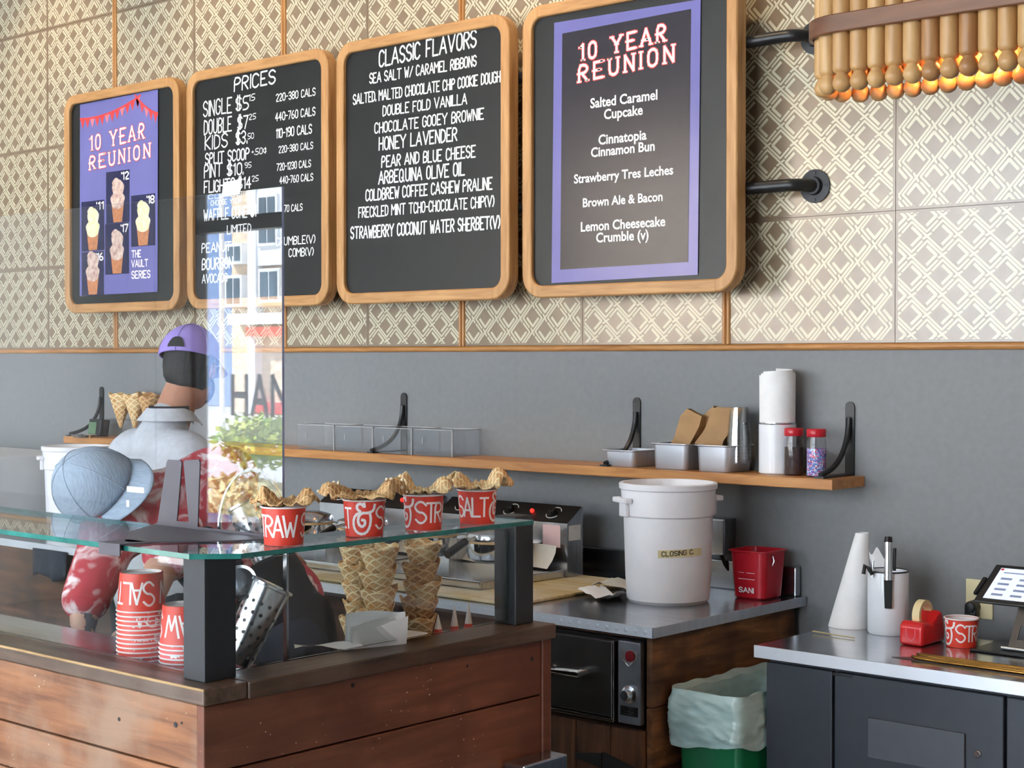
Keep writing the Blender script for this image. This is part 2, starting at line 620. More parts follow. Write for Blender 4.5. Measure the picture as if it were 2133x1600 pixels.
def layout(text, gap=1.1):
    """polylines of a line of text on a 6-high grid, and its width"""
    x = 0.0; out = []
    for ch in text:
        ls, wd = glyph(ch)
        for l in ls:
            out.append([(p[0] + x, p[1]) for p in l])
        x += wd + gap
    return out, x - gap


def write_line(mb, text, x0, x1, z, cap, y, wid, jitter=0.0, lean=0.0, rise=0.0):
    """lettering on an upright surface facing -y, fitted between x0 and x1"""
    ls, W = layout(text)
    k = (x1 - x0) / max(W, 0.5)
    ky = cap / 6.0
    rnd = random.Random(text)
    o = []
    for l in ls:
        j = (rnd.uniform(-jitter, jitter), rnd.uniform(-jitter, jitter))
        o.append([(x0 + (p[0] + lean * p[1] + j[0]) * k, z + (p[1] + j[1]) * ky + rise * (p[0] / W)) for p in l])
    mb.strokes(o, wid, lambda u, v: (u, y, v))


def serif_line(mb, text, x0, x1, z, cap, y, wid, rise=0.0, extra=0.0):
    """slab-serif heavy capitals"""
    ls, W = layout(text, 2.6)
    k = (x1 - x0) / W
    ky = cap / 6.0
    o = []
    for l in ls:
        q = [(x0 + p[0] * k, z + p[1] * ky + rise * (p[0] / W)) for p in l]
        o.append(q)
    mb.strokes(o, wid + extra, lambda u, v: (u, y, v))
    sl = []
    for q in o:
        if q[0] == q[-1]:
            continue
        for e in (q[0], q[-1]):
            sl.append([(e[0] - wid * .95, e[1]), (e[0] + wid * .95, e[1])])
    mb.strokes(sl, wid * 0.55 + extra, lambda u, v: (u, y, v))


def font_line(text, x0, x1, z, y, bold=0.02):
    """printed sans lettering as flat mesh, fitted to x0..x1; returns Mb-ready (verts, faces)"""
    cu = bpy.data.curves.new('lettering', 'FONT')
    cu.body = text
    cu.size = 1.0
    cu.offset = bold
    cu.resolution_u = 3
    o = bpy.data.objects.new('lettering', cu)
    COL.objects.link(o)
    dg = bpy.context.evaluated_depsgraph_get()
    me = bpy.data.meshes.new_from_object(o.evaluated_get(dg))
    vs = [v.co.copy() for v in me.vertices]
    fs = [tuple(p.vertices) for p in me.polygons]
    bpy.data.objects.remove(o)
    bpy.data.curves.remove(cu)
    bpy.data.meshes.remove(me)
    a = min(v.x for v in vs); b = max(v.x for v in vs)
    k = (x1 - x0) / (b - a)
    return [(x0 + (v.x - a) * k, y, z + v.y * k) for v in vs], fs


# ------------------------------------------------------------------ the room
def slab(name, x0, x1, y0, y1, z0, z1, m):
    return struct(Mb().box(x0, x1, y0, y1, z0, z1).obj(name, m))


slab('floor', -10.2, 2.7, -2.7, 4.7, -0.1, 0, FLOOR)
slab('ceiling', -10.2, 2.7, -2.7, 4.7, 4.3, 4.4, CEIL)
slab('wall_back', -10.2, 2.7, 4.5, 4.7, 0, 4.3, WALL)
slab('wall_left', -10.2, -10.0, -2.7, 4.5, 0, 4.3, WALLW)
slab('wall_right', 2.5, 2.7, -2.7, 4.5, 0, 4.3, WALLW)
fw = Mb()
fw.box(-10, -9.25, -2.65, -2.5, 0, 4.3).box(-9.25, -0.8, -2.65, -2.5, 0, 0.25).box(-9.25, -0.8, -2.65, -2.5, 3.6, 4.3).box(-0.8, 2.5, -2.65, -2.5, 0, 4.3)
struct(fw.obj('wall_front', WALLW))
for i, (xa, xb) in enumerate(((-9.25, -6.5), (-6.5, -3.7), (-3.7, -0.8))):
    wr = struct(Mb().box(xa, xa + .05, -2.6, -2.5, 0.25, 3.6).box(xb - .05, xb, -2.6, -2.5, .25, 3.6)
                .box(xa, xb, -2.6, -2.5, .25, .3).box(xa, xb, -2.6, -2.5, 3.55, 3.6)
                .box(xa, xb, -2.6, -2.5, 2.58, 2.68).obj('window_%d' % (i + 1), BLACKM))
    Mb().box(xa + .05, xb - .05, -2.556, -2.55, .3, 2.58).box(xa + .05, xb - .05, -2.556, -2.55, 2.68, 3.55).obj('window_pane', GLASS, wr)
    if i == 0:
        lm = Mb()
        for ch, x0, x1 in (('H', -8.84, -8.69), ('A', -8.63, -8.475), ('N', -8.415, -8.25)):
            write_line(lm, ch, x0, x1, 1.325, .255, -2.545, .045)
        lm.obj('window_lettering', BLACKM, wr)

# patterned tiles above the picture-rail: lattice of double chevrons on each tile
LAT = [([(-.814, -.12), (-.486, -.384), (.5, .384), (.843, .121)], .064),
       ([(-.129, .064), (.143, -.074)], .064),
       ([(-.486, -.243), (-.193, -.01), (-.5, .22)], .088)]
CA, CB = .1017, .1195


def clip_poly(P, lo, hi):
    for ax in (0, 1):
        for sgn, lim in ((1, lo[ax]), (-1, -hi[ax])):
            out = []
            for i in range(len(P)):
                a, b = P[i - 1], P[i]
                da, db = sgn * a[ax] - lim, sgn * b[ax] - lim
                if da >= 0:
                    if db >= 0:
                        out.append(b)
                    else:
                        t = da / (da - db); out.append((a[0] + t * (b[0] - a[0]), a[1] + t * (b[1] - a[1])))
                elif db >= 0:
                    t = da / (da - db); out.append((a[0] + t * (b[0] - a[0]), a[1] + t * (b[1] - a[1]))); out.append(b)
            P = out
            if not P:
                return P
    return P


def tile_cell(mb, x0, x1, z0, z1, q):
    g = .0009
    x0 += g; x1 -= g; z0 += g; z1 -= g
    mb.cur = 0
    mb.box(x0, x1, 4.492, 4.5, z0, z1)
    mb.cur = 1
    cx, cz = (x0 + x1) / 2, (z0 + z1) / 2
    N = 5
    lay = 0
    for i in range(-N, N + 1):
        for j in range(-N, N + 1):
            for half in (0, .5):
                for ln, wd in LAT:
                    pts = [((p[0] + i + half) * CA, -(p[1] + j + half) * CB) for p in ln]
                    for a, b in zip(pts[:-1], pts[1:]):
                        dx, dy = b[0] - a[0], b[1] - a[1]
                        L = math.hypot(dx, dy); tx, ty = dx / L, dy / L
                        h = wd * CA / 2 * 1.08; e = h * .4
                        Q = [(a[0] - tx * e - ty * h, a[1] - ty * e + tx * h), (a[0] - tx * e + ty * h, a[1] - ty * e - tx * h),
                             (b[0] + tx * e + ty * h, b[1] + ty * e - tx * h), (b[0] + tx * e - ty * h, b[1] + ty * e + tx * h)]
                        for _ in range(q):
                            Q = [(y, -x) for x, y in Q]
                        Q = clip_poly([(x + cx, y + cz) for x, y in Q], (x0 + .0085, z0 + .0085), (x1 - .0085, z1 - .0085))
                        if len(Q) > 2:
                            lay = (lay + 1) % 12
                            mb.add([(x, 4.4916 - 4e-5 * lay, y) for x, y in Q], [tuple(range(len(Q)))])


XS = [-8.95, -8.34, -7.72, -7.115, -6.534, -5.92, -5.30, -4.783, -4.255, -3.66, -3.04, -2.418, -1.80, -1.19, -.58]
ZS = [1.75, 2.157, 2.757, 3.352, 3.95]
tiles = Mb()
for i in range(len(XS) - 1):
    for j in range(len(ZS) - 1):
        q = (1 if i % 2 == 0 else 0) if j % 2 == 0 else (2 if i % 2 == 0 else 3)
        zlo = ZS[j]
        if j == 0:
            zlo = 1.75
        tile_cell(tiles, XS[i], XS[i + 1], zlo, ZS[j + 1], q)
tiles.cur = 2
tiles.box(XS[0], XS[-1], 4.4975, 4.5, 1.75, 3.95)
struct(tiles.obj('wall_back_tiles', [TILE, TILEW, GROUT]))


def half_round(mb, p0, p1, r, n=8):
    """half-round moulding on the back wall"""
    p0, p1 = Vector(p0), Vector(p1)
    t = (p1 - p0).normalized()
    side = t.cross(Vector((0, 1, 0)))
    vs = []
    for p in (p0, p1):
        for k in range(n + 1):
            a = PI * k / n
            vs.append(p + side * (r * math.cos(a)) + Vector((0, -r * math.sin(a) * 1.2, 0)))
    m = n + 1
    mb.add(vs, [(k, k + 1, m + k + 1, m + k) for k in range(n)] + [tuple(range(m))[::-1], tuple(range(m, 2 * m))])


tb = Mb()
half_round(tb, (-8.95, 4.497, 1.739), (-.58, 4.497, 1.739), .0115)
struct(tb.obj('trim_1', OAKT, None, 50))
for k, tx in enumerate((-7.72, -6.534, -5.30, -4.255, -3.04, -1.80)):
    tv = Mb()
    half_round(tv, (tx - .0085, 4.493, 1.75), (tx - .0085, 4.493, 3.95), .008)
    half_round(tv, (tx + .0085, 4.493, 1.75), (tx + .0085, 4.493, 3.95), .008)
    struct(tv.obj('trim_%d' % (k + 2), OAKTV, None, 50))

# ------------------------------------------------------------------ the street outside
STONE = M('pale_brick', (222, 200, 176), 0.9, var=0.25, scale=2.5, stretch=(1, 1, 4))
SIDING = M('white_siding', (238, 240, 244), 0.8, var=0.03)
SHOPGL = M('street_window', (90, 110, 125), 0.15, var=0.3, scale=1)
AWN = M('red_awning', (190, 50, 48), 0.8)
PAVE = M('pavement', (186, 186, 186), 0.9, var=0.1, scale=1)
struct(Mb().box(-70, 30, -40, -2.7, -.2, -.02).obj('ground', PAVE))
bld = thing('building', 'pale brick building with white bay and red fascia across the street', 'building', (-36, -28, 0))
Mb().box(-4.9, 12, -6, 0, 0, 9).obj('brick_wall', STONE, bld)
Mb().box(-3.75, -3.35, 0, .3, 3.0, 9).box(-4.5, 2.0, 0, .5, 2.78, 3.12).box(-3.5, 2.0, 0, .25, 4.6, 9).box(-3.75, -3.4, 0, .3, 0, 2.8).obj('white_bay', SIDING, bld)
for (a, b, c, d) in ((-4.82, -4.0, 4.7, 5.35), (-4.86, -4.02, 3.35, 4.35), (-3.2, -2.2, 3.45, 4.5), (-3.25, -2.3, 5.2, 6.8), (-1.6, -.4, 3.45, 4.5), (-1.6, -.4, 5.2, 6.8)):
    fr = Mb().box(a, b, 0, .32, c, d).obj('window_frame', SIDING, bld)
    Mb().box(a + .1, (a + b) / 2 - .04, .3, .34, c + .1, d - .1).box((a + b) / 2 + .04, b - .1, .3, .34, c + .1, d - .1).obj('pane', SHOPGL, fr)
Mb().box(-3.66, 1.5, 0, .45, 2.41, 2.7).box(-3.3, 1.5, 0, .4, 0, .35).obj('red_fascia', AWN, bld)
LEAF = M('leaf_green', (98, 150, 40), 0.6, col2=(190, 190, 50), scale=6)
DRY = M('dry_grass', (206, 190, 130), 0.8, col2=(236, 226, 180), scale=10)


def leafy(name, c, r, n, size, m, seed):
    rnd = random.Random(seed)
    mb = Mb()
    for _ in range(n):
        d = Vector((rnd.gauss(0, 1), rnd.gauss(0, 1), rnd.gauss(0, 1))).normalized()
        p = Vector((d.x * r[0], d.y * r[1], d.z * r[2])) * rnd.uniform(.5, 1) + Vector(c)
        a = Vector((rnd.gauss(0, 1), rnd.gauss(0, 1), rnd.gauss(0, 1))).normalized() * size
        b = a.cross(d).normalized() * size * .5
        mb.add([p - a, p + b, p + a, p - b], [(0, 1, 2, 3)])
    return mb.obj(name, m)


tag(leafy('shrub', (-11.5, -5.0, .95), (.55, .4, .26), 900, .05, LEAF, 1), 'green yellow leafed shrub on the pavement outside the shop window', 'shrub')
tag(leafy('dry_grass_clump', (-11.6, -4.85, .33), (.7, .35, .34), 800, .07, DRY, 2), 'pale dry grass clump below the shrub outside the window', 'grass clump')
bl2 = thing('building', 'tall blue-grey building left of the brick one across the street', 'building', (-46, -32, 0))
Mb().box(-8, 4.6, -4, 0, 0, 13).obj('wall', M('blue_siding', (120, 146, 190), .8), bl2)
for k in range(4):
    Mb().box(1.6 + .55 * (k % 2) * 2, 2.2 + .55 * (k % 2) * 2, 0, .05, 2.2 + 2.2 * (k // 2), 3.6 + 2.2 * (k // 2)).obj('window', SHOPGL, bl2)
sp = thing('street_lamp', 'thin white lamp post standing against the sky outside', 'street lamp', (-41.42, -28, 0))
Mb().tube([(0, 0, 0), (0, 0, 7.6)], .08).obj('pole', SIDING, sp)
Mb().obox((-.3, 0, 7.65), (.8, .2, .12)).obj('lamp_head', SIDING, sp)


# ------------------------------------------------------------------ menu boards on pipe rails
def menu_board(x0, x1, label, slate):
    z0, z1 = 1.917, 2.952
    yf, yb = 4.33, 4.384
    t = thing('menu_board', label, 'menu board', ((x0 + x1) / 2, yb, z0), group='menu boards')
    O = Vector(t.location)
    outer = rrect(x0, x1, z0, z1, .085)
    inner = rrect(x0 + .043, x1 - .043, z0 + .043, z1 - .043, .045)
    # frame in four lengths so that grain follows each rail; corners belong to the uprights
    n = len(outer)
    fr = Mb()
    vs = [Vector((p[0], y, p[1])) - O for y in (yf, yb) for ring in (outer, inner) for p in ring]
    fs = []
    mi = []
    for i in range(n):
        j = (i + 1) % n
        fs += [(i, n + i, n + j, j), (2 * n + i, 2 * n + j, 3 * n + j, 3 * n + i), (i, j, 2 * n + j, 2 * n + i), (n + i, 3 * n + i, 3 * n + j, n + j)]
        e = Vector(outer[j]) - Vector(outer[i])
        mi += [0 if abs(e.x) > .3 else 1] * 4
    fr.v = [tuple(v) for v in vs]; fr.f = fs; fr.mi = mi
    fr.obj('frame', [OAKF, OAKFV], t, 35, .005)
    pn = Mb()
    pn.prism([Vector((p[0], 4.346, p[1])) - O for p in rrect(x0 + .04, x1 - .04, z0 + .04, z1 - .04, .045)], (0, .02, 0))
    pn.obj('slate', slate, t)
    return t


def board_text(t, rows, y=4.3445, wid=.0065, jit=.12):
    O = t.location
    head, rest = Mb(), Mb()
    for i, (s, a, b, z, cap, rise) in enumerate(rows):
        write_line(head if i == 0 else rest, s, a - O.x, b - O.x, z - O.z + rise / 2, cap, y - O.y,
                   wid * (1.15 if i == 0 else min(1, cap / .045)), jit, .03, -rise)
    head.obj('heading', CHALK, t)
    rest.obj('lettering', CHALK, t)


PRICES = [
    ('PRICES', -5.452, -5.184, 2.842, .056, -.006), ('SINGLE', -5.664, -5.470, 2.753, .064, 0), ('$5', -5.441, -5.359, 2.755, .055, 0),
    ('15', -5.353, -5.316, 2.788, .026, 0), ('DOUBLE', -5.660, -5.470, 2.674, .060, 0), ('$7', -5.429, -5.362, 2.675, .053, 0),
    ('25', -5.354, -5.310, 2.709, .023, 0), ('KIDS', -5.653, -5.500, 2.608, .058, 0), ('$3.', -5.441, -5.368, 2.613, .052, 0),
    ('50', -5.362, -5.323, 2.629, .023, 0), ('SPLIT SCOOP', -5.651, -5.354, 2.545, .046, 0), ('+.50c', -5.337, -5.241, 2.559, .025, 0),
    ('PINT', -5.659, -5.536, 2.486, .056, 0), ('$10.', -5.501, -5.393, 2.484, .048, 0), ('95', -5.383, -5.340, 2.508, .022, 0),
    ('FLIGHTS', -5.660, -5.451, 2.422, .049, 0), ('$14', -5.430, -5.343, 2.422, .046, 0), ('25', -5.335, -5.294, 2.448, .023, 0),
    ('CLASSIC', -5.633, -5.344, 2.393, .018, 0), ('CHOOSE YOUR', -5.615, -5.407, 2.364, .021, 0), ('WAFFLE CONE $1', -5.662, -5.310, 2.301, .046, 0),
    ('170 CALS', -5.136, -5.014, 2.307, .027, 0), ('LIMITED', -5.502, -5.344, 2.236, .035, 0), ('PEANUT', -5.677, -5.478, 2.163, .039, 0),
    ('CRUMBLE(V)', -5.180, -4.936, 2.171, .032, 0), ('BOURBON', -5.677, -5.467, 2.089, .047, 0), ('COMB(V)', -5.098, -4.947, 2.121, .032, 0),
    ('AVOCADO', -5.677, -5.503, 2.031, .036, 0), ('220-380 CALS', -5.178, -4.934, 2.767, .030, 0), ('440-760 CALS', -5.181, -4.935, 2.687, .032, 0),
    ('110-190 CALS', -5.177, -4.956, 2.616, .036, 0), ('220-380 CALS', -5.162, -4.949, 2.553, .027, 0), ('720-1230 CALS', -5.174, -4.962, 2.481, .028, 0),
    ('440-760 CALS', -5.155, -4.949, 2.425, .028, 0)]
FLAVORS = [
    ('CLASSIC FLAVORS', -4.560, -4.045, 2.843, .061, -.012), ('SEA SALT W/ CARAMEL RIBBONS', -4.614, -4.045, 2.778, .038, 0),
    ('SALTED, MALTED CHOCOLATE CHIP COOKIE DOUGH', -4.708, -3.926, 2.706, .038, 0), ('DOUBLE FOLD VANILLA', -4.539, -4.093, 2.644, .038, 0),
    ('CHOCOLATE GOOEY BROWNIE', -4.585, -4.008, 2.580, .039, 0), ('HONEY LAVENDER', -4.560, -4.144, 2.513, .048, 0),
    ('PEAR AND BLUE CHEESE', -4.546, -4.050, 2.445, .042, 0), ('ARBEQUINA OLIVE OIL', -4.564, -4.105, 2.382, .047, 0),
    ('COLDBREW COFFEE CASHEW PRALINE', -4.637, -3.966, 2.321, .042, 0), ('FRECKLED MINT TCHO-CHOCOLATE CHIP(V)', -4.678, -3.957, 2.257, .039, 0),
    ('STRAWBERRY COCONUT WATER SHERBET(V)', -4.723, -3.928, 2.176, .045, 0)]
menu_board(-6.723, -5.823, 'wood framed chalkboard carrying the poster with ice cream photos, first from the wall end', SLATEP)
b2 = menu_board(-5.768, -4.842, 'wood framed chalkboard hand-lettered PRICES with a calorie column', SLATE)
board_text(b2, PRICES)
b3 = menu_board(-4.794, -3.870, 'wood framed chalkboard hand-lettered CLASSIC FLAVORS', SLATE)
board_text(b3, FLAVORS)
menu_board(-3.808, -2.892, 'wood framed chalkboard carrying the dark reunion poster, next to the pendant lamp', SLATEP)

VIOLET = M('poster_violet', (110, 108, 170), 0.2, var=0.06, scale=3)
PDARK = M('poster_charcoal', (40, 38, 48), 0.22, var=0.08, scale=3)
PRED = M('poster_red', (222, 62, 62), 0.4)
PPINK = M('poster_pink', (236, 120, 130), 0.4)
PWHITE = M('poster_white', (248, 240, 238), 0.4)
PNAVY = M('poster_navy', (28, 30, 70), 0.25)
PCONE = M('photo_cone', (196, 128, 84), 0.4, var=0.2, scale=60)
PSCOOP = M('photo_scoop', (226, 205, 190), 0.4, col2=(170, 128, 118), scale=40)
PSCOOP2 = M('photo_scoop_yellow', (232, 222, 170), 0.4, col2=(246, 240, 214), scale=40)


def sheet(t, name, pts, y, m, par=None):
    O = t.location
    return Mb().prism([(p[0] - O.x, y - O.y, p[1] - O.z) for p in pts], (0, .0006, 0)).obj(name, m, par or t)


# right-hand poster: violet border round a charcoal panel
p4 = thing('poster', 'violet bordered charcoal poster of 10 YEAR REUNION flavor names', 'poster', (-3.36, 4.3455, 1.968), group='reunion posters')
O = p4.location
# the sheet bows a little off the board
sh = Mb()
n = 14
cr = [(-3.667, 2.883), (-3.042, 2.873), (-3.052, 1.976), (-3.679, 1.968)]
for j in range(n + 1):
    for i in range(n + 1):
        u, v = i / n, j / n
        x = (cr[0][0] * (1 - u) + cr[1][0] * u) * (1 - v) + (cr[3][0] * (1 - u) + cr[2][0] * u) * v
        z = (cr[0][1] * (1 - u) + cr[1][1] * u) * (1 - v) + (cr[3][1] * (1 - u) + cr[2][1] * u) * v
        bow = .0012
        sh.v.append((x - O.x, 4.342 - O.y + bow * math.sin(u * PI) * 0, z - O.z))
for j in range(n):
    for i in range(n):
        sh.f.append((j * (n + 1) + i, (j + 1) * (n + 1) + i, (j + 1) * (n + 1) + i + 1, j * (n + 1) + i + 1)); sh.mi.append(0)
so = sh.obj('sheet', VIOLET, p4, 60)
sheet(p4, 'panel', [(-3.629, 2.840), (-3.080, 2.847), (-3.090, 2.019), (-3.638, 2.014)], 4.3408, PDARK)
hw, hr = Mb(), Mb()
for s, a, b, z, c in (('10 YEAR', -3.545, -3.185, 2.735, .054), ('REUNION', -3.552, -3.150, 2.662, .055)):
    serif_line(hr, s, a - O.x, b - O.x, z - O.z, c, 4.3404 - O.y, .0088, .022, .006)
    serif_line(hw, s, a - O.x, b - O.x, z - O.z, c, 4.3400 - O.y, .0088, .022)
hd = hw.obj('heading', PWHITE, p4)
hr.obj('heading_outline', PRED, p4)
for s, a, b, z in (('Salted Caramel', -3.502, -3.215, 2.566), ('Cupcake', -3.442, -3.276, 2.522), ('Cinnatopia', -3.466, -3.260, 2.437), ('Cinnamon Bun', -3.499, -3.226, 2.397),
                   ('Strawberry Tres Leches', -3.575, -3.150, 2.312), ('Brown Ale & Bacon', -3.535, -3.193, 2.227), ('Lemon Cheesecake', -3.544, -3.182, 2.143), ('Crumble (v)', -3.476, -3.251, 2.102)):
    v, f = font_line(s, a - O.x, b - O.x, z - O.z, 4.3400 - O.y, .022)
    Mb().add(v, f).obj('flavor_line', PWHITE, p4)

# left-hand poster: bunting, heading and five cone photographs
p1 = thing('poster', 'violet poster with red bunting and ice cream cone photos', 'poster', (-6.30, 4.3455, 2.0), group='reunion posters')
O = p1.location
sheet(p1, 'sheet', [(-6.602, 2.903), (-5.989, 2.907), (-5.997, 2.002), (-6.612, 1.999)], 4.342, VIOLET)
bu = Mb()
for (xa, za, xb, zb, sag, n) in ((-6.60, 2.835, -6.12, 2.895, .05, 12), (-6.16, 2.90, -5.99, 2.80, .03, 5)):
    prev = None
    for i in range(n + 1):
        u = i / n
        p = (xa + (xb - xa) * u, za + (zb - za) * u - sag * 4 * u * (1 - u) * .5)
        if prev:
            bu.cur = 0 if i % 3 else 1
            bu.add([(prev[0] - O.x, 4.3414 - O.y, prev[1] - O.z), ((prev[0] + p[0]) / 2 - O.x, 4.3414 - O.y, (prev[1] + p[1]) / 2 - .045 - O.z), (p[0] - O.x, 4.3414 - O.y, p[1] - O.z)], [(0, 1, 2)])
            bu.cur = 0
            bu.strokes([[(prev[0] - O.x, prev[1] - O.z), (p[0] - O.x, p[1] - O.z)]], .009, lambda a, b: (a, 4.3412 - O.y, b))
        prev = p
bu.obj('bunting', [PRED, PPINK], p1)
hw, hr = Mb(), Mb()
for s, a, b, z, c in (('10 YEAR', -6.515, -6.095, 2.678, .066), ('REUNION', -6.522, -6.050, 2.590, .060)):
    serif_line(hr, s, a - O.x, b - O.x, z - O.z, c, 4.3412 - O.y, .0095, .022, .006)
    serif_line(hw, s, a - O.x, b - O.x, z - O.z, c, 4.3408 - O.y, .0095, .022)
hw.obj('heading', PWHITE, p1)
hr.obj('heading_outline', PRED, p1)
tv = Mb()
for s, a, b, z, c in (('THE', -6.190, -6.121, 2.164, .030), ('VAULT', -6.191, -6.068, 2.120, .030), ('SERIES', -6.191, -6.051, 2.068, .032)):
    write_line(tv, s, a - O.x, b - O.x, z - O.z, c, 4.3410 - O.y, .006)
tv.obj('small_lettering', PWHITE, p1)
for yr, x0, x1, z0, z1, scm in (("'12", -6.391, -6.207, 2.328, 2.567, PSCOOP), ("'18", -6.195, -6.012, 2.212, 2.445, PSCOOP2), ("'11", -6.593, -6.407, 2.208, 2.442, PSCOOP2),
                                ("'17", -6.400, -6.213, 2.092, 2.327, PSCOOP), ("'16", -6.593, -6.412, 2.0, 2.204, PSCOOP)):
    ph = sheet(p1, 'photo', [(x0, z1), (x1, z1), (x1, z0), (x0, z0)], 4.3414, PNAVY)
    cx = (x0 + x1) / 2
    f = Mb()
    f.add([(cx - .05 - O.x, 4.3410 - O.y, z0 + .10 - O.z), (cx - .034 - O.x, 4.3410 - O.y, z0 + .003 - O.z), (cx + .034 - O.x, 4.3410 - O.y, z0 + .003 - O.z), (cx + .05 - O.x, 4.3410 - O.y, z0 + .10 - O.z)], [(0, 1, 2, 3)])
    f.obj('printed_cone', PCONE, ph)
    f = Mb()
    for (dx, dz, rx, rz) in ((0, .105, .055, .042), (.004, .155, .046, .045), (-.012, .18, .03, .028)):
        f.add([(cx + dx + rx * math.cos(a) * (1 + .08 * math.sin(5 * a)) - O.x, 4.3407 - O.y - dz * .0005, z0 + dz + rz * math.sin(a) - O.z) for a in [2 * PI * k / 20 for k in range(20)]], [tuple(range(20))])
    f.obj('printed_scoop', scm, ph)
    f = Mb()
    write_line(f, yr, x1 - .06 - O.x, x1 - .006 - O.x, z1 - .042 - O.z, .032, 4.3408 - O.y, .007)
    f.obj('year_lettering', PWHITE, ph)

# two black pipe rails behind the boards, each ending in round wall flanges
for z, lab in ((2.725, 'upper black pipe rail behind the menu boards with round flanges'), (2.252, 'lower black pipe rail behind the menu boards with round flange')):
    t = thing('pipe_rail', lab, 'pipe rail', (-4.75, 4.405, z), group='pipe rails')
    pts = []
    xr, xl, R = -2.70 + 4.75, -6.78 + 4.75, .055
    for k in range(9):
        a = PI / 2 * k / 8
        pts.append((xr - R + R * math.cos(a), .088 - .088 * math.sin(a), 0))
    for k in range(9):
        a = PI / 2 * k / 8
        pts.append((xl + R - R * math.sin(a), .088 - .088 * math.cos(a), 0))
    Mb().tube(pts, .0205, 16).obj('pipe', BLACKM, t, 60)
    for fx in (xr, xl):
        f = Mb().lathe([(0, .086), (.052, .086), (.054, .08), (.03, .078), (.027, .064), (0, .064)], 32, (fx, 0, 0), Matrix.Rotation(-PI / 2, 3, 'X'))
        fo = f.obj('flange', BLACKP, t, 40)
        for k in range(4):
            a = PI / 2 * k + PI / 2
            Mb().lathe([(0, -.003), (.0045, -.0025), (.005, .002)], 10, (fx + .043 * math.cos(a), .079, .043 * math.sin(a)), Matrix.Rotation(-PI / 2, 3, 'X')).obj('screw', BLACKPL, fo)

# ------------------------------------------------------------------ dowel pendant lamp
DOW = [wood('dowel_pale', (178, 136, 84), (208, 168, 114), 'z', .4, 4, 8), wood('dowel_mid', (168, 124, 74), (196, 154, 102), 'z', .4, 4, 8),
       wood('dowel_dark', (144, 98, 56), (174, 128, 80), 'z', .4, 4, 8)]
WALNUT = wood('walnut_band', (84, 52, 34), (128, 84, 56), 'x', .35, 3, 10)
BULB = M('bulb_glow', (255, 150, 60), .5, emit=14)
lampo = thing('pendant_lamp', 'long pendant lamp of hanging turned wooden dowels bound by walnut bands', 'lamp', (-.85, 3.29, 2.30))
prof = [(0, 0), (.008, .0015), (.0165, .007), (.0215, .018), (.0215, .024), (.018, .034), (.0135, .040), (.0135, .043), (.0185, .046), (.0212, .052), (.0216, .06), (.0216, .62), (0, .62)]
LX0, LX1, LY, LR = -1.10, 1.10, .09, .09
path = []
nx = 48
step = .0436
n = int((LX1 - LX0 - 2 * LR) / step)
for s_ in (-1, 1):
    for k in range(n + 1):
        path.append((LX0 + LR + k * step, s_ * LR * .93))
for s_, cx in ((-1, LX0 + LR), (1, LX0 + LR + n * step)):
    for k in range(1, 6):
        a = PI / 2 + PI * k / 6 if s_ < 0 else -PI / 2 + PI * k / 6
        path.append((cx + LR * .93 * math.cos(a), LR * .93 * math.sin(a)))
path.sort(key=lambda p: (p[1] > 0, p[0]))
me = [Mb().lathe(prof, 18).mesh('dowel', [m], 40) for m in DOW]
rnd = random.Random(3)
lamp_c = 0
for p in path:
    if lamp_c >= 99:
        break
    o = bpy.data.objects.new('dowel', me[rnd.choice((0, 0, 0, 1, 1, 2))])
    COL.objects.link(o); o.parent = lampo
    o.location = (p[0], p[1], 0)
    o.rotation_euler = (0, 0, rnd.uniform(0, 6))
    lamp_c += 1


def stadium(x0, x1, R, z0, z1, th):
    mb = Mb(); rings = []
    N = 14
    for r in (R, R - th):
        pts = []
        for k in range(N + 1):
            a = -PI / 2 + PI * k / N
            pts.append((x1 - R + r * math.cos(a), r * math.sin(a)))
        for k in range(N + 1):
            a = PI / 2 + PI * k / N
            pts.append((x0 + R + r * math.cos(a), r * math.sin(a)))
        rings.append(pts)
    m = len(rings[0])
    vs = [(p[0], p[1], z) for z in (z0, z1) for ring in rings for p in ring]
    fs = []
    for i in range(m):
        j = (i + 1) % m
        fs += [(i, j, 2 * m + j, 2 * m + i), (m + i, 3 * m + i, 3 * m + j, m + j), (i, m + i, m + j, j), (2 * m + i, 2 * m + j, 3 * m + j, 3 * m + i)]
    return mb.add(vs, fs)


for z in (.130, .48):
    stadium(LX0 - .028, LX0 + 2 * LR + n * step + .028, LR + .028, z, z + .042, .009).obj('band', WALNUT, lampo, 40, .003)
for bx in (-.75, -.25, .25, .75):
    Mb().ball((bx, 0, .2), .03).obj('bulb', BULB, lampo, 60)
    Mb().tube([(bx, 0, .23), (bx, 0, .62)], .012).obj('socket', BLACKPL, lampo, 60)
    lamp('lamp_glow', 'POINT', (-.85 + bx, 3.29, 2.43), 5, (1.0, .5, .18), .03)
for bx in (-.8, .8):
    Mb().tube([(bx, 0, .5), (bx, 0, 2.0)], .006).obj('hanger', BLACKM, lampo)

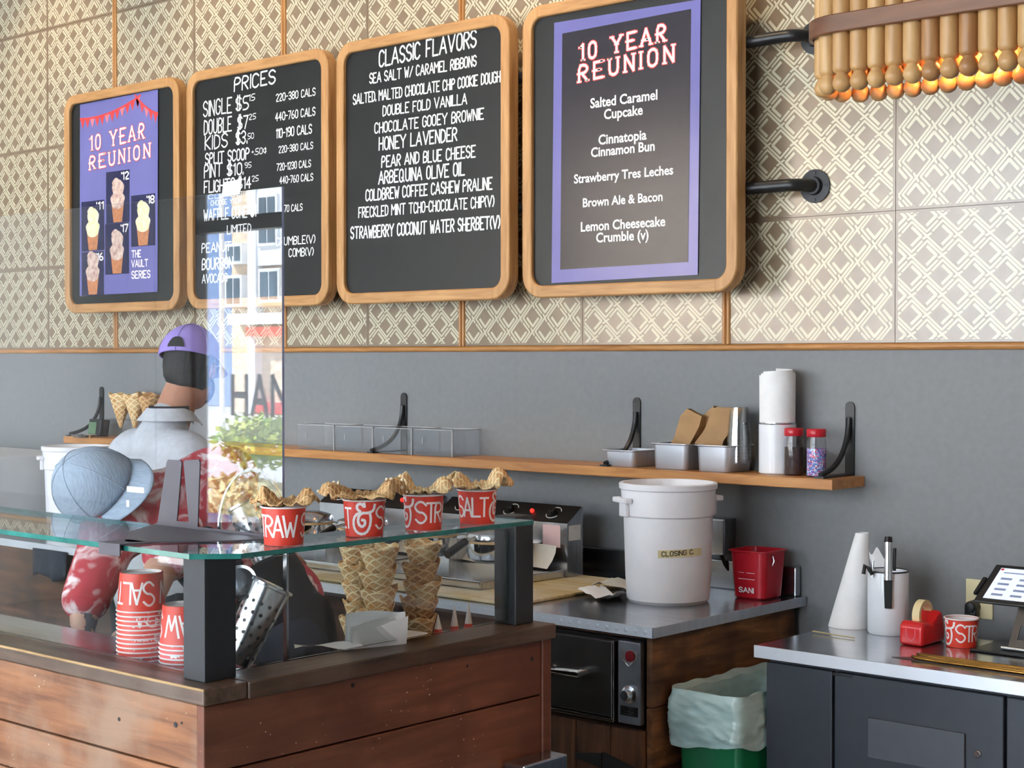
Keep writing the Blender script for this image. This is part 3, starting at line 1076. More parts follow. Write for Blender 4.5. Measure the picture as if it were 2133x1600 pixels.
# ------------------------------------------------------------------ long oak shelf
SH = wood('oak_shelf', (168, 108, 54), (204, 146, 84), 'x', .4, 4, 10)
sh = thing('wall_shelf', 'long oak wall shelf with black arched brackets', 'shelf', (-4.6, 4.5, 1.30))
Mb().box(-2.09, 2.075, -.2, -.001, 0, .033).obj('board', SH, sh, None, .003)
for bx in (-6.663, -4.579, -3.418, -2.576):
    x = bx + 4.6
    s = Mb().prism([(x - .016, -.001, .035), (x + .016, -.001, .035), (x + .016, -.001, .25)] + [(x + .016 * math.cos(a), -.001, .25 + .016 * math.sin(a)) for a in [PI * k / 6 for k in range(7)]] + [(x - .016, -.001, .25)], (0, -.006, 0))
    pts = []
    for k in range(13):
        u = k / 12
        pts.append((x, -.012 - .17 * u ** 1.7, .215 - .172 * u ** .85 + .05 * math.sin(u * PI) * -.6))
    s.tube(pts, .0085, 8)
    s.box(x - .016, x + .016, -.192, -.002, .033, .039)
    s.obj('bracket', BLACKM, sh, 40)


# ------------------------------------------------------------------ front wooden counter
RUSTY = wood('rust_plank_front', (104, 62, 36), (156, 102, 64), 'x', .55, 3.5, 12, (150, 122, 100), .75, .3, spots=(206, 188, 160))
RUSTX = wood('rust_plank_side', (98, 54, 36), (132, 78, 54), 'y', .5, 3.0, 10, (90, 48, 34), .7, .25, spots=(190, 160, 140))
LEDGEX = wood('dark_ledge', (58, 42, 32), (104, 78, 60), 'x', .35, 4, 14, (128, 112, 100), .4, .3)
LEDGEY = wood('dark_ledge_side', (48, 34, 27), (92, 66, 50), 'y', .35, 4, 14, (120, 100, 86), .35, .3)
WORN = wood('worn_edge', (140, 108, 70), (190, 158, 112), 'x', .7, 8, 10)
DARKIN = M('dark_liner', (26, 26, 28), .5, var=.2)
dc = thing('display_counter', 'reclaimed red-brown plank counter with dark worn ledge, nearest the viewer', 'counter', (-2.56, 1.96, 0))
D = Vector(dc.location)


def B(x0, x1, y0, y1, z0, z1, mb=None, O=None):
    mb = mb or Mb()
    O = D if O is None else O
    return mb.box(x0 - O.x, x1 - O.x, y0 - O.y, y1 - O.y, z0 - O.z, z1 - O.z)


zs = [1.014, .874, .77, .62, .46, .30, .1]
for a, b in zip(zs[:-1], zs[1:]):
    B(-5.6, -2.585, 1.963, 1.985, b + .0025, a - .0015).obj('front_plank', RUSTY, dc, None, .003)
for a, b in zip([1.014, .876, .72, .56, .40, .24], [.876, .72, .56, .40, .24, .1]):
    B(-2.585, -2.562, 1.962, 2.985, b + .0025, a - .0015).obj('side_plank', RUSTX, dc, None, .003)
B(-2.588, -2.556, 2.985, 3.017, .1, 1.014).obj('corner_post', RUSTX, dc, None, .003)
B(-5.6, -2.59, 1.99, 2.28, .1, .94, B(-2.96, -2.59, 1.99, 3.01, .1, .94)).obj('carcass', DARKIN, dc)
B(-5.6, -2.547, 1.950, 2.06, 1.016, 1.05).obj('ledge', LEDGEX, dc, None, .004)
B(-2.66, -2.543, 2.061, 3.02, 1.014, 1.05).obj('ledge', LEDGEY, dc, None, .004)
B(-5.6, -2.547, 1.9494, 1.955, 1.0445, 1.0506).obj('worn_edge', WORN, dc, None, .002)
B(-5.6, -2.80, 2.062, 2.29, .99, 1.02).obj('steel_rim', STEELD, dc)
B(-2.95, -2.662, 2.30, 3.0, .941, .946).obj('steel_tray', STEELD, dc)
B(-2.555, -2.49, 2.84, 3.0, 0, .74).obj('metal_base', STEELD, dc, None, .004)
for (x, z, r) in ((-2.655, .963, .006), (-2.635, .97, .003), (-2.85, .945, .0045)):
    Mb().lathe([(0, 0), (r, .0004)], 10, (x - D.x, 1.9626 - D.y, z - D.z), Matrix.Rotation(PI / 2, 3, 'X')).obj('nail_hole', DARKIN, dc)
for (y, z, r) in ((2.36, .995, .005), (2.72, .985, .004), (2.95, .97, .0055)):
    Mb().lathe([(0, 0), (r, .0004)], 10, (-2.5617 - D.x, y - D.y, z - D.z), Matrix.Rotation(PI / 2, 3, 'Y')).obj('nail_hole', DARKIN, dc)

# glass case on the ledge
gc = thing('glass_case', 'glass display case with black square posts standing on the plank counter ledge', 'display case', (-2.60, 2.0, 1.05))
G = Vector(gc.location)
B(-2.668, -2.598, 1.992, 2.072, 1.05, 1.312, None, G).obj('post', BLACKP, gc, None, .002)
B(-2.664, -2.592, 2.925, 2.992, 1.05, 1.316, None, G).obj('post', BLACKP, gc, None, .004)
sidebolt = Mb()
for z in (1.10, 1.18, 1.28):
    sidebolt.lathe([(0, -.006), (.008, -.005), (.009, 0)], 14, (-2.628 - G.x, 2.994 - G.y, z - G.z), Matrix.Rotation(PI / 2, 3, 'X'))
sidebolt.obj('bolt', BLACKPL, gc, 40)
# glass top, L-shaped, clear faces with teal polished edges
gt = Mb()
P = [(-5.6, 1.956), (-2.672, 1.956), (-2.672, 1.985), (-2.592, 2.04), (-2.53, 2.04), (-2.53, 2.915), (-2.97, 2.915), (-2.97, 2.36), (-5.6, 2.36)]
P = [(-5.6, 1.956), (-2.60, 1.956), (-2.53, 2.03), (-2.53, 2.92), (-2.70, 2.92), (-2.70, 2.255), (-5.6, 2.255)]
z0, z1 = 1.302 - G.z, 1.3125 - G.z
m = len(P)
gt.add([(p[0] - G.x, p[1] - G.y, z0) for p in P] + [(p[0] - G.x, p[1] - G.y, z1) for p in P], [tuple(range(m))[::-1], tuple(range(m, 2 * m))])
gt.cur = 1
gt.add([(p[0] - G.x, p[1] - G.y, z0) for p in P] + [(p[0] - G.x, p[1] - G.y, z1) for p in P], [(i, (i + 1) % m, m + (i + 1) % m, m + i) for i in range(m)])
gt.obj('glass_top', [GLASS, GLEDGE], gc)


def pane(x0, x1, y0, y1, z0, z1, axis, O, par, name, gm, em, clear=()):
    """upright sheet: clear faces, tinted edges"""
    mb = Mb()
    v = [(x - O.x, y - O.y, z - O.z) for z in (z0, z1) for y in (y0, y1) for x in (x0, x1)]
    faces = {'z-': (0, 2, 3, 1), 'z+': (4, 5, 7, 6), 'y-': (0, 1, 5, 4), 'y+': (2, 6, 7, 3), 'x-': (0, 4, 6, 2), 'x+': (1, 3, 7, 5)}
    for k, f in faces.items():
        mb.cur = 0 if k[0] == axis or k in clear else 1
        mb.add([v[i] for i in f], [(0, 1, 2, 3)])
    return mb.obj(name, [gm, em], par)


GEDG2 = M('glass_edge_dark', (46, 60, 58), .15, var=.2)
pane(-5.6, -2.672, 2.022, 2.028, 1.056, 1.288, 'y', G, gc, 'front_pane', GLASS, GEDG2)
pane(-2.622, -2.616, 2.076, 2.922, 1.062, 1.285, 'x', G, gc, 'side_pane', GLASS, GEDG2)

# acrylic shield standing on the glass top in sheet metal feet
SHEETM = M('grey_sheet_metal', (82, 79, 87), .45, .3, var=.06)
acr = thing('acrylic_shield', 'upright clear acrylic shield with white label, nearer the cups', 'shield', (-2.87, 2.24, 1.3125), group='acrylic shields')
A = Vector(acr.location)
pane(-3.10, -2.648, 2.237, 2.243, 1.316, 2.067, 'y', A, acr, 'sheet', ACRYL, ACEDGE, ('x-', 'z+', 'z-'))
Mb().prism([(-2.850 - A.x, 2.2355 - A.y, 2.058 - A.z), (-2.787 - A.x, 2.2355 - A.y, 2.060 - A.z), (-2.780 - A.x, 2.2355 - A.y, 2.093 - A.z), (-2.844 - A.x, 2.2355 - A.y, 2.090 - A.z)], (0, .0008, 0)).obj('label', PAPER, acr)
ac2 = thing('acrylic_shield', 'upright clear acrylic shield continuing behind the blue cap towards the end wall', 'shield', (-4.2, 2.24, 1.3125), group='acrylic shields')
A = Vector(ac2.location)
pane(-5.3, -3.104, 2.237, 2.243, 1.316, 2.069, 'y', A, ac2, 'sheet', ACRYL, ACEDGE, ('x-', 'x+', 'z+', 'z-'))
Mb().box(-3.211 - A.x, -3.143 - A.x, 2.2355 - A.y, 2.2363 - A.y, 1.386 - A.z, 1.399 - A.z).obj('label', PAPER, ac2)
Mb().box(-3.213 - A.x, -3.203 - A.x, 2.2355 - A.y, 2.2363 - A.y, 1.350 - A.z, 1.366 - A.z).obj('small_label', PAPER, ac2)
fk = thing('shield_foot', 'grey sheet metal fork foot holding the acrylic shield on the glass top', 'stand', (-2.9, 2.22, 1.313))
A = Vector(fk.location)
fm = Mb()
fo = [(-3.10, 1.316), (-3.085, 1.322), (-3.050, 1.462), (-3.045, 1.469), (-2.997, 1.469), (-2.993, 1.464), (-3.012, 1.330), (-2.967, 1.330), (-2.986, 1.464), (-2.982, 1.470), (-2.930, 1.474), (-2.926, 1.468), (-2.935, 1.322), (-2.66, 1.322), (-2.655, 1.316)]
fm.prism([(x - A.x, 2.2315 - A.y, z - A.z) for x, z in fo], (0, .003, 0))
fm.obj('fork', SHEETM, fk)
Mb().prism([(x - A.x, y - A.y, .0005) for x, y in ((-3.01, 2.10), (-2.86, 1.985), (-2.835, 1.985), (-2.70, 2.15), (-2.66, 2.232), (-3.10, 2.232))], (0, 0, .003)).obj('base_plate', SHEETM, fk)
Mb().prism([(x - A.x, y - A.y, .0005) for x, y in ((-2.895, 1.947), (-2.82, 1.947), (-2.80, 2.01), (-2.88, 2.01))], (0, 0, .003)).box(-2.895 - A.x, -2.82 - A.x, 1.945 - A.y, 1.948 - A.y, -.022, .003).obj('clip_tab', SHEETM, fk)


# ------------------------------------------------------------------ printed paper cups
def cup_parts(t, R, r, h, text_on=True, flip=False):
    s = -1 if flip else 1
    z = (lambda q: h - q) if flip else (lambda q: q)
    Mb().lathe([(p[0], z(p[1])) for p in [(r * .94, 0), (r, .0005), (R - .001, h - .002)]][::s], 40).obj('wall', REDC, t, 50)
    Mb().lathe([(p[0], z(p[1])) for p in [(0, .006), (r * .93, .006), (r * .95, 0)][::1]] , 40).obj('base', CUPW, t, 50)
    Mb().lathe([(p[0], z(p[1])) for p in [(r - .002, .008), (R - .003, h - .003)]], 40).obj('lining', CUPW, t, 50)
    rim = []
    for k in range(11):
        a = 2 * PI * k / 10
        rim.append((R + .0019 * math.cos(a), z(h - .001 + .0019 * math.sin(a))))
    Mb().lathe(rim, 40).obj('rim', CUPW, t, 60)
    if text_on:
        lm = Mb()
        spec = [('S', 0, 27), ('A', 30, 27), ('L', 60, 24), ('T', 84, 26), ('&', 114, 66), ('S', 186, 32), ('T', 220, 26), ('R', 247, 26), ('A', 275, 28), ('W', 304, 38)]

        def f(u, v):
            rr = r + (R - .001 - r) * (v - .0005) / (h - .0025) + (.0001 if flip else .0005)
            a = math.radians(-u if flip else u)
            return (rr * math.cos(a), rr * math.sin(a), z(v))
        for ch, a0, wd in spec:
            ls, W = glyph(ch)
            hh, b0 = (.54 * h, .24 * h) if ch != '&' else (.86 * h, .08 * h)
            if ch == 'S':
                hh, b0 = .60 * h, .22 * h
            kx = math.degrees(1 / ((R + r) / 2))
            for l in ls:
                q = [((a0 + p[0] / W * wd) / kx, b0 + p[1] / 6 * hh) for p in l]
                q2 = []
                for a, b in zip(q[:-1], q[1:]):
                    nn = max(1, int(math.hypot(b[0] - a[0], b[1] - a[1]) / .006))
                    q2 += [(a[0] + (b[0] - a[0]) * i / nn, a[1] + (b[1] - a[1]) * i / nn) for i in range(nn)]
                q2.append(q[-1])
                lm.strokes([q2], .0058 if ch == '&' else .0048, lambda u, v: f(u * kx, v))
        lm.obj('lettering', LOGOW, t)


cup0 = thing('paper_cup', 'red printed paper cup under a waffle bowl on the glass, half behind the shield edge', 'paper cup', (-2.592, 2.193, 1.3128), 0, 'red printed paper cups')
cup_parts(cup0, .047, .0405, .08)
view = math.atan2(-2.2, 2.6)


def cup_rot(x, y, deg_at_centre):
    """turn so that the lettering angle given faces the room"""
    return math.atan2(-y, -x) - math.radians(deg_at_centre)


cup0.rotation_euler.z = cup_rot(-2.592, 2.193, 305)
for (x, y, dg, lab) in ((-2.590, 2.421, 150, 'red printed paper cup under the widest waffle bowl, second from the shield'),
                        (-2.585, 2.600, 210, 'red printed paper cup reading & STR, third along the glass'),
                        (-2.585, 2.780, 75, 'red printed paper cup reading SALT & beside the far black post')):
    dup(cup0, (x, y, 1.3128), lab, cup_rot(x, y, dg))
dup(cup0, (-2.052, 4.20, .8953), 'red printed paper cup on the steel counter between tape and tablet', cup_rot(-2.052, 4.2, 205))


# crumpled waffle bowls lying over the cups
def waffle_bowl(x, y, z, r, lobes, ax, h, label, seed, m):
    mb = Mb()
    nr, na = 10, 72
    rnd = random.Random(seed)
    ph = [rnd.uniform(0, 6) for _ in range(5)]
    vs, fs, uvs = [], [], []
    for j in range(nr + 1):
        u = j / nr
        for i in range(na):
            a = 2 * PI * i / na
            rr = r * (.78 + .22 * math.cos(a - ax) ** 2) * u * (1 + .1 * math.sin(5 * a + ph[0]) * u)
            nz = mnoise.noise(Vector((1.9 * math.cos(a) * u + seed, 1.9 * math.sin(a) * u, .3 * seed)))
            n2 = mnoise.noise(Vector((4.6 * math.cos(a) * u + seed, 4.6 * math.sin(a) * u, 1.7 * seed)))
            c2 = math.cos(2 * (a - ax))
            wing = .22 + .78 * (max(0, c2) ** .55)
            sm_u = min(1, u / .62)
            zz = h * sm_u * sm_u * (3 - 2 * sm_u) * wing * (.85 + .5 * nz) + .018 * n2 * u + .010 * nz * u + .005 * u * math.sin(lobes * 3 * a + ph[2])
            # lip folds over and down
            if u > .72:
                t = (u - .72) / .28
                zz -= t * t * (.020 + .012 * math.sin(3 * a + ph[4]))
            rr *= 1 - .10 * max(0, u - .75) + .08 * n2
            zz = max(zz, .001 + .006 * u + .004 * math.sin(11 * a + 5 * u)) + .002 * math.sin(23 * a + seed) * u
            vs.append((rr * math.cos(a), rr * math.sin(a), zz))
    for j in range(nr):
        for i in range(na):
            i2 = (i + 1) % na
            fs.append((j * na + i, (j + 1) * na + i, (j + 1) * na + i2, j * na + i2))
            uvs.append([(vs[k][0] / .011, vs[k][1] / .011) for k in fs[-1]])
    mb.add(vs, fs, uvs)
    o = mb.obj('waffle_bowl', m, None, 60)
    sm = o.modifiers.new('thickness', 'SOLIDIFY'); sm.thickness = .003
    o.location = (x, y, z)
    return tag(o, label, 'waffle bowl', 'waffle bowls on the cups')


waffle_bowl(-2.585, 2.195, 1.396, .072, 3, math.radians(42), .032, 'waffle bowl on the red cup at the shield edge', 3, WAFFLED)
wide_bowl = waffle_bowl(-2.590, 2.421, 1.396, .098, 3, math.radians(40), .034, 'widest browner waffle bowl with two crumpled wings on the red cup second from the shield', 11, WAFFLED)
waffle_bowl(-2.585, 2.600, 1.396, .074, 4, math.radians(48), .044, 'waffle bowl with two raised folds on the red cup third from the shield', 21, WAFFLE)
waffle_bowl(-2.580, 2.780, 1.396, .078, 3, math.radians(35), .040, 'waffle bowl with a raised wing on the red cup beside the far black post', 33, WAFFLE)
NUT = M('pale_nut', (240, 222, 190), .6)
rnd = random.Random(5)
for (cx, cy, n) in ((-2.655, 2.372, 8), (-2.535, 2.475, 6)):
    for k in range(n):
        o = Mb().ball((0, 0, 0), rnd.uniform(.0025, .004), 8, 6).obj('nut_piece', NUT, None, 60)
        q = Vector((cx + rnd.uniform(-.02, .02), cy + rnd.uniform(-.02, .02), 0)) - wide_bowl.location
        nv = min(wide_bowl.data.vertices, key=lambda v: (v.co.x - q.x) ** 2 + (v.co.y - q.y) ** 2)
        o.location = wide_bowl.location + nv.co + Vector((0, 0, .003))
        tag(o, 'pale nut piece on the wing of the widest waffle bowl', 'nut', 'nut pieces on the widest waffle bowl')

# upside-down stacks behind the front glass
inv = thing('paper_cup', 'lowest upside-down red cup of the tall stack', 'paper cup', (0, 0, 0), 0, 'upside-down cups in the tall stack')
cup_parts(inv, .0545, .0475, .085, True, True)
ORD = ['lowest', 'second from bottom', 'third from bottom', 'fourth from bottom', 'fifth from bottom', 'sixth from bottom', 'middle', 'sixth from top', 'fifth from top', 'fourth from top', 'third from top', 'second from top', 'topmost']
rnd = random.Random(2)
for k in range(13):
    rz = cup_rot(-3.0, 2.13, -32) if k == 12 else rnd.uniform(0, 6)
    lab = 'upside-down red cup, %s of the tall stack behind the front glass' % ORD[k]
    loc = (-3.005 + rnd.uniform(-.001, .001), 2.13, 1.0205 + k * .0100)
    if k == 0:
        inv.location = loc; inv['label'] = lab; inv.rotation_euler.z = rz
    else:
        dup(inv, loc, lab, rz)
ORD7 = ['lowest', 'second from bottom', 'third from bottom', 'middle', 'third from top', 'second from top', 'topmost']
for k in range(7):
    rz = cup_rot(-2.87, 2.15, -290) if k == 6 else rnd.uniform(0, 6)
    dup(inv, (-2.868, 2.145, 1.0205 + k * .0100), 'upside-down red cup, %s of the short stack next to the black corner post' % ORD7[k], rz, 'upside-down cups in the short stack')


# ------------------------------------------------------------------ waffle cones
def cone_mesh(m, seed, R=.046, h=.125):
    rnd = random.Random(seed)
    mb = Mb()
    n, mm = 40, 10
    vs, fs, uvs = [], [], []
    for j in range(mm + 1):
        u = j / mm
        for i in range(n + 1):
            a = 2 * PI * i / n
            rr = (.003 + (R - .003) * u) * (1 + .03 * math.sin(3 * a + seed))
            # spiral wrap lifts one side of the lip
            hh = h * u + (.018 * (i / n - .5) + .004 * math.sin(5 * a + seed)) * u ** 3
            off = .0025 * (i / n)
            vs.append(((rr + off) * math.cos(a), (rr + off) * math.sin(a), hh))
    for j in range(mm):
        for i in range(n):
            fs.append((j * (n + 1) + i, j * (n + 1) + i + 1, (j + 1) * (n + 1) + i + 1, (j + 1) * (n + 1) + i))
            uvs.append([(i / n * 7, j * .62), ((i + 1) / n * 7, j * .62), ((i + 1) / n * 7, (j + 1) * .62), (i / n * 7, (j + 1) * .62)])
    mb.add(vs, fs, uvs)
    return mb.mesh('waffle_cone', [m], 60)


CONES = [cone_mesh(WAFFLE, 1), cone_mesh(WAFFLE, 2), cone_mesh(WAFFLED, 3)]


def put_cone(me, loc, rot, label, group):
    o = bpy.data.objects.new('waffle_cone', me); COL.objects.link(o)
    sm = o.modifiers.new('thickness', 'SOLIDIFY'); sm.thickness = .0025
    o.location = loc; o.rotation_euler = rot
    return tag(o, label, 'waffle cone', group)


ORDC = ['lowest', 'second from bottom', 'middle', 'second from top', 'topmost']
ORD4 = ORDC
rnd = random.Random(9)
for k in range(5):
    put_cone(CONES[k % 2], (-2.832 + k * .001, 2.628 - k * .002, .958 + k * .045), (rnd.uniform(-.05, .05), rnd.uniform(-.05, .05), rnd.uniform(0, 6)), 'waffle cone, %s of the nested stack nearest the black apron' % ORDC[k], 'waffle cones stacked in the case')
for k in range(5):
    put_cone(CONES[(k + 1) % 2], (-2.722 - k * .002, 2.586 + k * .002, .955 + k * .045), (rnd.uniform(-.06, .06), rnd.uniform(-.06, .06), rnd.uniform(2.5, 4)), 'waffle cone, %s of the nested stack behind the white paper sleeves' % ORD4[k], 'waffle cones stacked in the case')
for k in range(5):
    put_cone(CONES[2 if k % 2 else 0], (-2.742, 2.745 + k * .001, .952 + k * .045), (rnd.uniform(-.05, .05), rnd.uniform(-.05, .05), rnd.uniform(0, 6)), 'waffle cone, %s of the nested stack beside the little red tipped cones' % ORDC[k], 'waffle cones stacked in the case')

# fan of white paper sleeves, plus loose sheets
ORDS = ['front one', 'second', 'third', 'fourth', 'fifth', 'sixth', 'seventh', 'eighth', 'rearmost one']
for k in range(9):
    mb = Mb()
    vs, fs = [], []
    for j in range(6):
        for i in range(7):
            u, v = i / 6, j / 5
            vs.append((-.135 + .135 * u, .010 * math.sin(v * 2.2 + k * .3) - .03 * v + .006 * math.sin(u * 3 + k), .178 * v + .004 * math.sin(u * 4 + k * 2) * v))
    mb.add(vs, [(j * 7 + i, j * 7 + i + 1, (j + 1) * 7 + i + 1, (j + 1) * 7 + i) for j in range(5) for i in range(6)])
    o = mb.obj('paper_sleeve', PAPER, None, 60)
    o.location = (-2.640 - k * .0020, 2.590 + k * .0016, .948)
    o.rotation_euler = (.06 + k * .012, math.radians(-1.1 * k), math.radians(54 + k * 2.6))
    tag(o, 'white paper cone sleeve in the upright fan, %s counted from the side glass' % ORDS[k], 'paper sleeve', 'fanned white paper sleeves')
for (x, y, rz, sx_, sy_, lab) in ((-2.70, 2.60, .5, .12, .05, 'flat white paper sheet lying in front of the sleeve fan'), (-2.685, 2.40, .9, .10, .05, 'flat white paper sheet lying next to the black apron')):
    mb = Mb(); vs = []
    for j in range(5):
        for i in range(9):
            vs.append(((i / 8 - .5) * sx_ * 1.5, (j / 4 - .5) * sy_, .006 + .006 * math.sin(i * .8) * math.cos(j)))
    mb.add(vs, [(j * 9 + i, j * 9 + i + 1, (j + 1) * 9 + i + 1, (j + 1) * 9 + i) for j in range(4) for i in range(8)])
    o = mb.obj('paper_sheet', PAPER, None, 60)
    o.location = (x, y, 1.056); o.rotation_euler = (0, 0, rz)
    tag(o, lab, 'paper sheet')

# three little white paper tips with red print
for (x, y, z, lab) in ((-2.700, 2.765, .946, 'shortest white paper tip with red print, nearest the cone stack'), (-2.700, 2.822, .946, 'white paper tip with red ring print, middle one of three'), (-2.700, 2.872, .946, 'white paper tip with red base, beside the far post')):
    t = thing('paper_tip', lab, 'paper tip', (x, y, z), 0, 'little paper tips')
    Mb().lathe([(.028, 0), (.0095, .105)], 20).obj('red_base', REDC, t, 60)
    hq = .140 if 'short' in lab else .156
    Mb().lathe([(.0095, .105), (.001, hq), (0, hq + .0002)], 20).obj('white_tip', PAPER, t, 60)
    Mb().lathe([(.0175, .0650), (.0150, .0790)], 20, (0, 0, 0)).obj('white_band', PAPER, t, 60)

# ------------------------------------------------------------------ perforated steel holders
rack = thing('utensil_rack', 'steel bar rack with three tilted perforated cylinders inside the glass case', 'utensil rack', (-2.74, 2.30, .946))
K = Vector(rack.location)
B(-2.733, -2.721, 2.31, 2.316, .946, 1.30, None, K).obj('upright_bar', STEELD, rack)
pts = []
for k in range(17):
    u = k / 16
    a = PI * .95 * u
    pts.append(Vector((-2.90 + .055 * (1 - math.cos(a)) * .9, 2.235 + .055 * (1 - math.cos(a)), 1.315 + .135 * math.sin(a))) - K)
Mb().tube([Vector((-2.90, 2.262, 1.03)) - K] + [p + Vector((0, .03, 0)) for p in pts], .005, 10).obj('arched_tube', CHROME, rack, 60)


def perf(p0, p1, R, nm='perforated_holder'):
    p0, p1 = Vector(p0) - K, Vector(p1) - K
    t = p1 - p0; L = t.length; t.normalize()
    q = t.to_track_quat('Z', 'Y').to_matrix()
    h = Mb().lathe([(0, 0), (R * .8, 0), (R * .82, .003), (R, L - .004), (R + .004, L - .002), (R + .004, L + .003), (R - .002, L), (R * .8, .006), (0, .006)], 36, p0, q).obj(nm, STEEL, rack, 40)
    d = Mb()
    for j in range(6):
        for i in range(14):
            a = 2 * PI * (i + .5 * (j % 2)) / 14
            zz = L * (.12 + .13 * j)
            rr = R * (.82 + .18 * zz / L) + .0006
            c = p0 + q @ Vector((rr * math.cos(a), rr * math.sin(a), zz))
            nrm = (q @ Vector((math.cos(a), math.sin(a), 0)))
            d.lathe([(0, 0), (.0042, 0)], 10, c, nrm.to_track_quat('Z', 'Y').to_matrix())
    d.obj('perforation', BLACKPL, h)
    return h


perf((-2.765, 2.200, 1.045), (-2.722, 2.268, 1.205), .046)
perf((-2.775, 2.30, 1.255), (-2.83, 2.28, 1.372), .040)
perf((-2.83, 2.30, 1.17), (-2.768, 2.218, 1.215), .033)

# ------------------------------------------------------------------ back counter: steel top on a rough timber cabinet
ROUGH = wood('rough_timber', (70, 44, 26), (146, 98, 58), 'y', .7, 3.5, 9, (40, 26, 18), .7, .4, spots=(150, 120, 90))
ROUGHX = wood('rough_timber_front', (54, 34, 22), (104, 66, 40), 'x', .7, 3.5, 9, (34, 22, 16), .7, .4)
ROUGHV = wood('rough_timber_door', (66, 40, 24), (118, 76, 46), 'z', .7, 3.5, 9, (40, 26, 18), .7, .4)
wt = thing('steel_worktop', 'long stainless worktop with hammered front edge along the back wall', 'worktop', (-3.0, 4.1, .905))
Wt = Vector(wt.location)
B(-9.5, -2.735, 3.675, 4.495, .905, .935, None, Wt).obj('top', STEELD, wt, None, .003)
B(-9.5, -2.752, 4.462, 4.494, .935, 1.03, None, Wt).obj('backsplash', STEELD, wt, None, .004)
B(-9.5, -2.733, 3.672, 3.6755, .9052, .9352, None, Wt).obj('front_edge', STEELB, wt)
B(-2.7355, -2.732, 3.672, 4.495, .9052, .9352, None, Wt).obj('end_edge', STEELB, wt)
rv = Mb()
for k in range(60):
    rv.lathe([(0, -.0004), (.005, -.0003), (.007, 0)], 10, (-2.76 - k * .035 - Wt.x, 3.6718 - Wt.y, .92 - Wt.z), Matrix.Rotation(-PI / 2, 3, 'X'))
rv.obj('dent_row', STEELB, wt, 40)
cb = thing('timber_cabinet', 'rough dark timber cabinet under the stainless worktop, housing the black warming drawer', 'cabinet', (-2.76, 3.70, 0))
Cb = Vector(cb.location)
cm = Mb()
B(-9.5, -3.16, 3.70, 4.46, 0, .905, cm, Cb)
B(-3.16, -2.775, 4.05, 4.46, 0, .905, cm, Cb)
B(-3.16, -2.775, 3.70, 4.05, 0, .63, cm, Cb)
B(-3.16, -2.775, 3.70, 4.05, .893, .905, cm, Cb)
cm.obj('carcass', ROUGHX, cb)
for z0, z1 in ((.70, .905), (.52, .697), (.34, .517), (0, .337)):
    B(-2.774, -2.752, 3.695, 4.455, z0, z1, None, Cb).obj('side_plank', ROUGH, cb, None, .003)
for x0, x1 in ((-3.16, -3.03), (-3.028, -2.90), (-2.898, -2.776)):
    B(x0, x1, 3.688, 3.70, .1, .628, None, Cb).obj('door_board', ROUGHV, cb, None, .002)
hg = Mb().prism([(x - Cb.x, 3.684 - Cb.y, z - Cb.z) for x, z in ((-3.03, .53), (-2.93, .545), (-2.93, .50), (-3.03, .515))], (0, .003, 0))
hg.prism([(x - Cb.x, 3.684 - Cb.y, z - Cb.z) for x, z in ((-2.925, .55), (-2.80, .52), (-2.80, .50), (-2.925, .495))], (0, .003, 0))
hg.obj('hinge', BLACKM, cb)
ov = thing('warming_drawer', 'black fronted warming drawer with chrome controls set in the timber cabinet', 'warming drawer', (-2.95, 3.69, .645))
Ov = Vector(ov.location)
B(-3.155, -2.78, 3.695, 4.04, .645, .889, None, Ov).obj('body', BLACKPL, ov)
dr = B(-3.15, -2.872, 3.668, 3.694, .66, .882, None, Ov).obj('drawer_front', M('oven_black', (38, 36, 35), .35, var=.2), ov, None, .004)
B(-2.876, -2.868, 3.662, 3.69, .655, .884, B(-3.155, -2.868, 3.662, 3.69, .648, .657, None, Ov), Ov).obj('drawer_trim', CHROME, ov, None, .002)
hm = Mb().tube([Vector(p) - Ov for p in ((-3.10, 3.668, .775), (-3.10, 3.640, .775), (-2.978, 3.640, .779), (-2.978, 3.668, .779))], .0135, 10)
hm.obj('handle', CHROME, dr, 60)
cp = B(-2.860, -2.780, 3.674, 3.694, .648, .886, None, Ov).obj('control_panel', M('drawer_chrome', (150, 153, 160), .38, 1.0, var=.2, scale=9), ov, None, .002)
bd = Mb().lathe([(0, -.006), (.016, -.005), (.017, 0)], 24, (-2.815 - Ov.x, 3.674 - Ov.y, .845 - Ov.z), Matrix.Rotation(-PI / 2, 3, 'X')).obj('red_badge', M('badge_red', (120, 24, 34), .3), cp, 40)
bt = Mb()
bt.tube([Vector(p) - Ov for p in ((-2.845, 3.672, .862), (-2.842, 3.671, .835), (-2.818, 3.671, .815), (-2.795, 3.671, .838), (-2.79, 3.672, .86))], .0022, 8)
bt.obj('badge_rim', CHROME, cp, 60)
kb = Mb().lathe([(0, -.03), (.014, -.03), (.016, -.026), (.017, -.012), (.026, -.008), (.027, 0), (0, 0)], 28, (-2.815 - Ov.x, 3.674 - Ov.y, .735 - Ov.z), Matrix.Rotation(-PI / 2, 3, 'X')).obj('knob', STEEL, cp, 40)
Mb().lathe([(0, -.0305), (.012, -.0305)], 28, (-2.815 - Ov.x, 3.674 - Ov.y, .735 - Ov.z), Matrix.Rotation(-PI / 2, 3, 'X')).obj('knob_face', BLACKP, cp, 40)
B(-2.85, -2.788, 3.672, 3.675, .672, .70, None, Ov).obj('rating_plate', BLACKPL, cp)
st = Mb()
for k in range(4):
    B(-2.84 + .004 * (k % 2), -2.80, 3.6712, 3.6722, .677 + k * .0055, .679 + k * .0055, st, Ov)
st.obj('plate_text_lines', STEEL, cp)

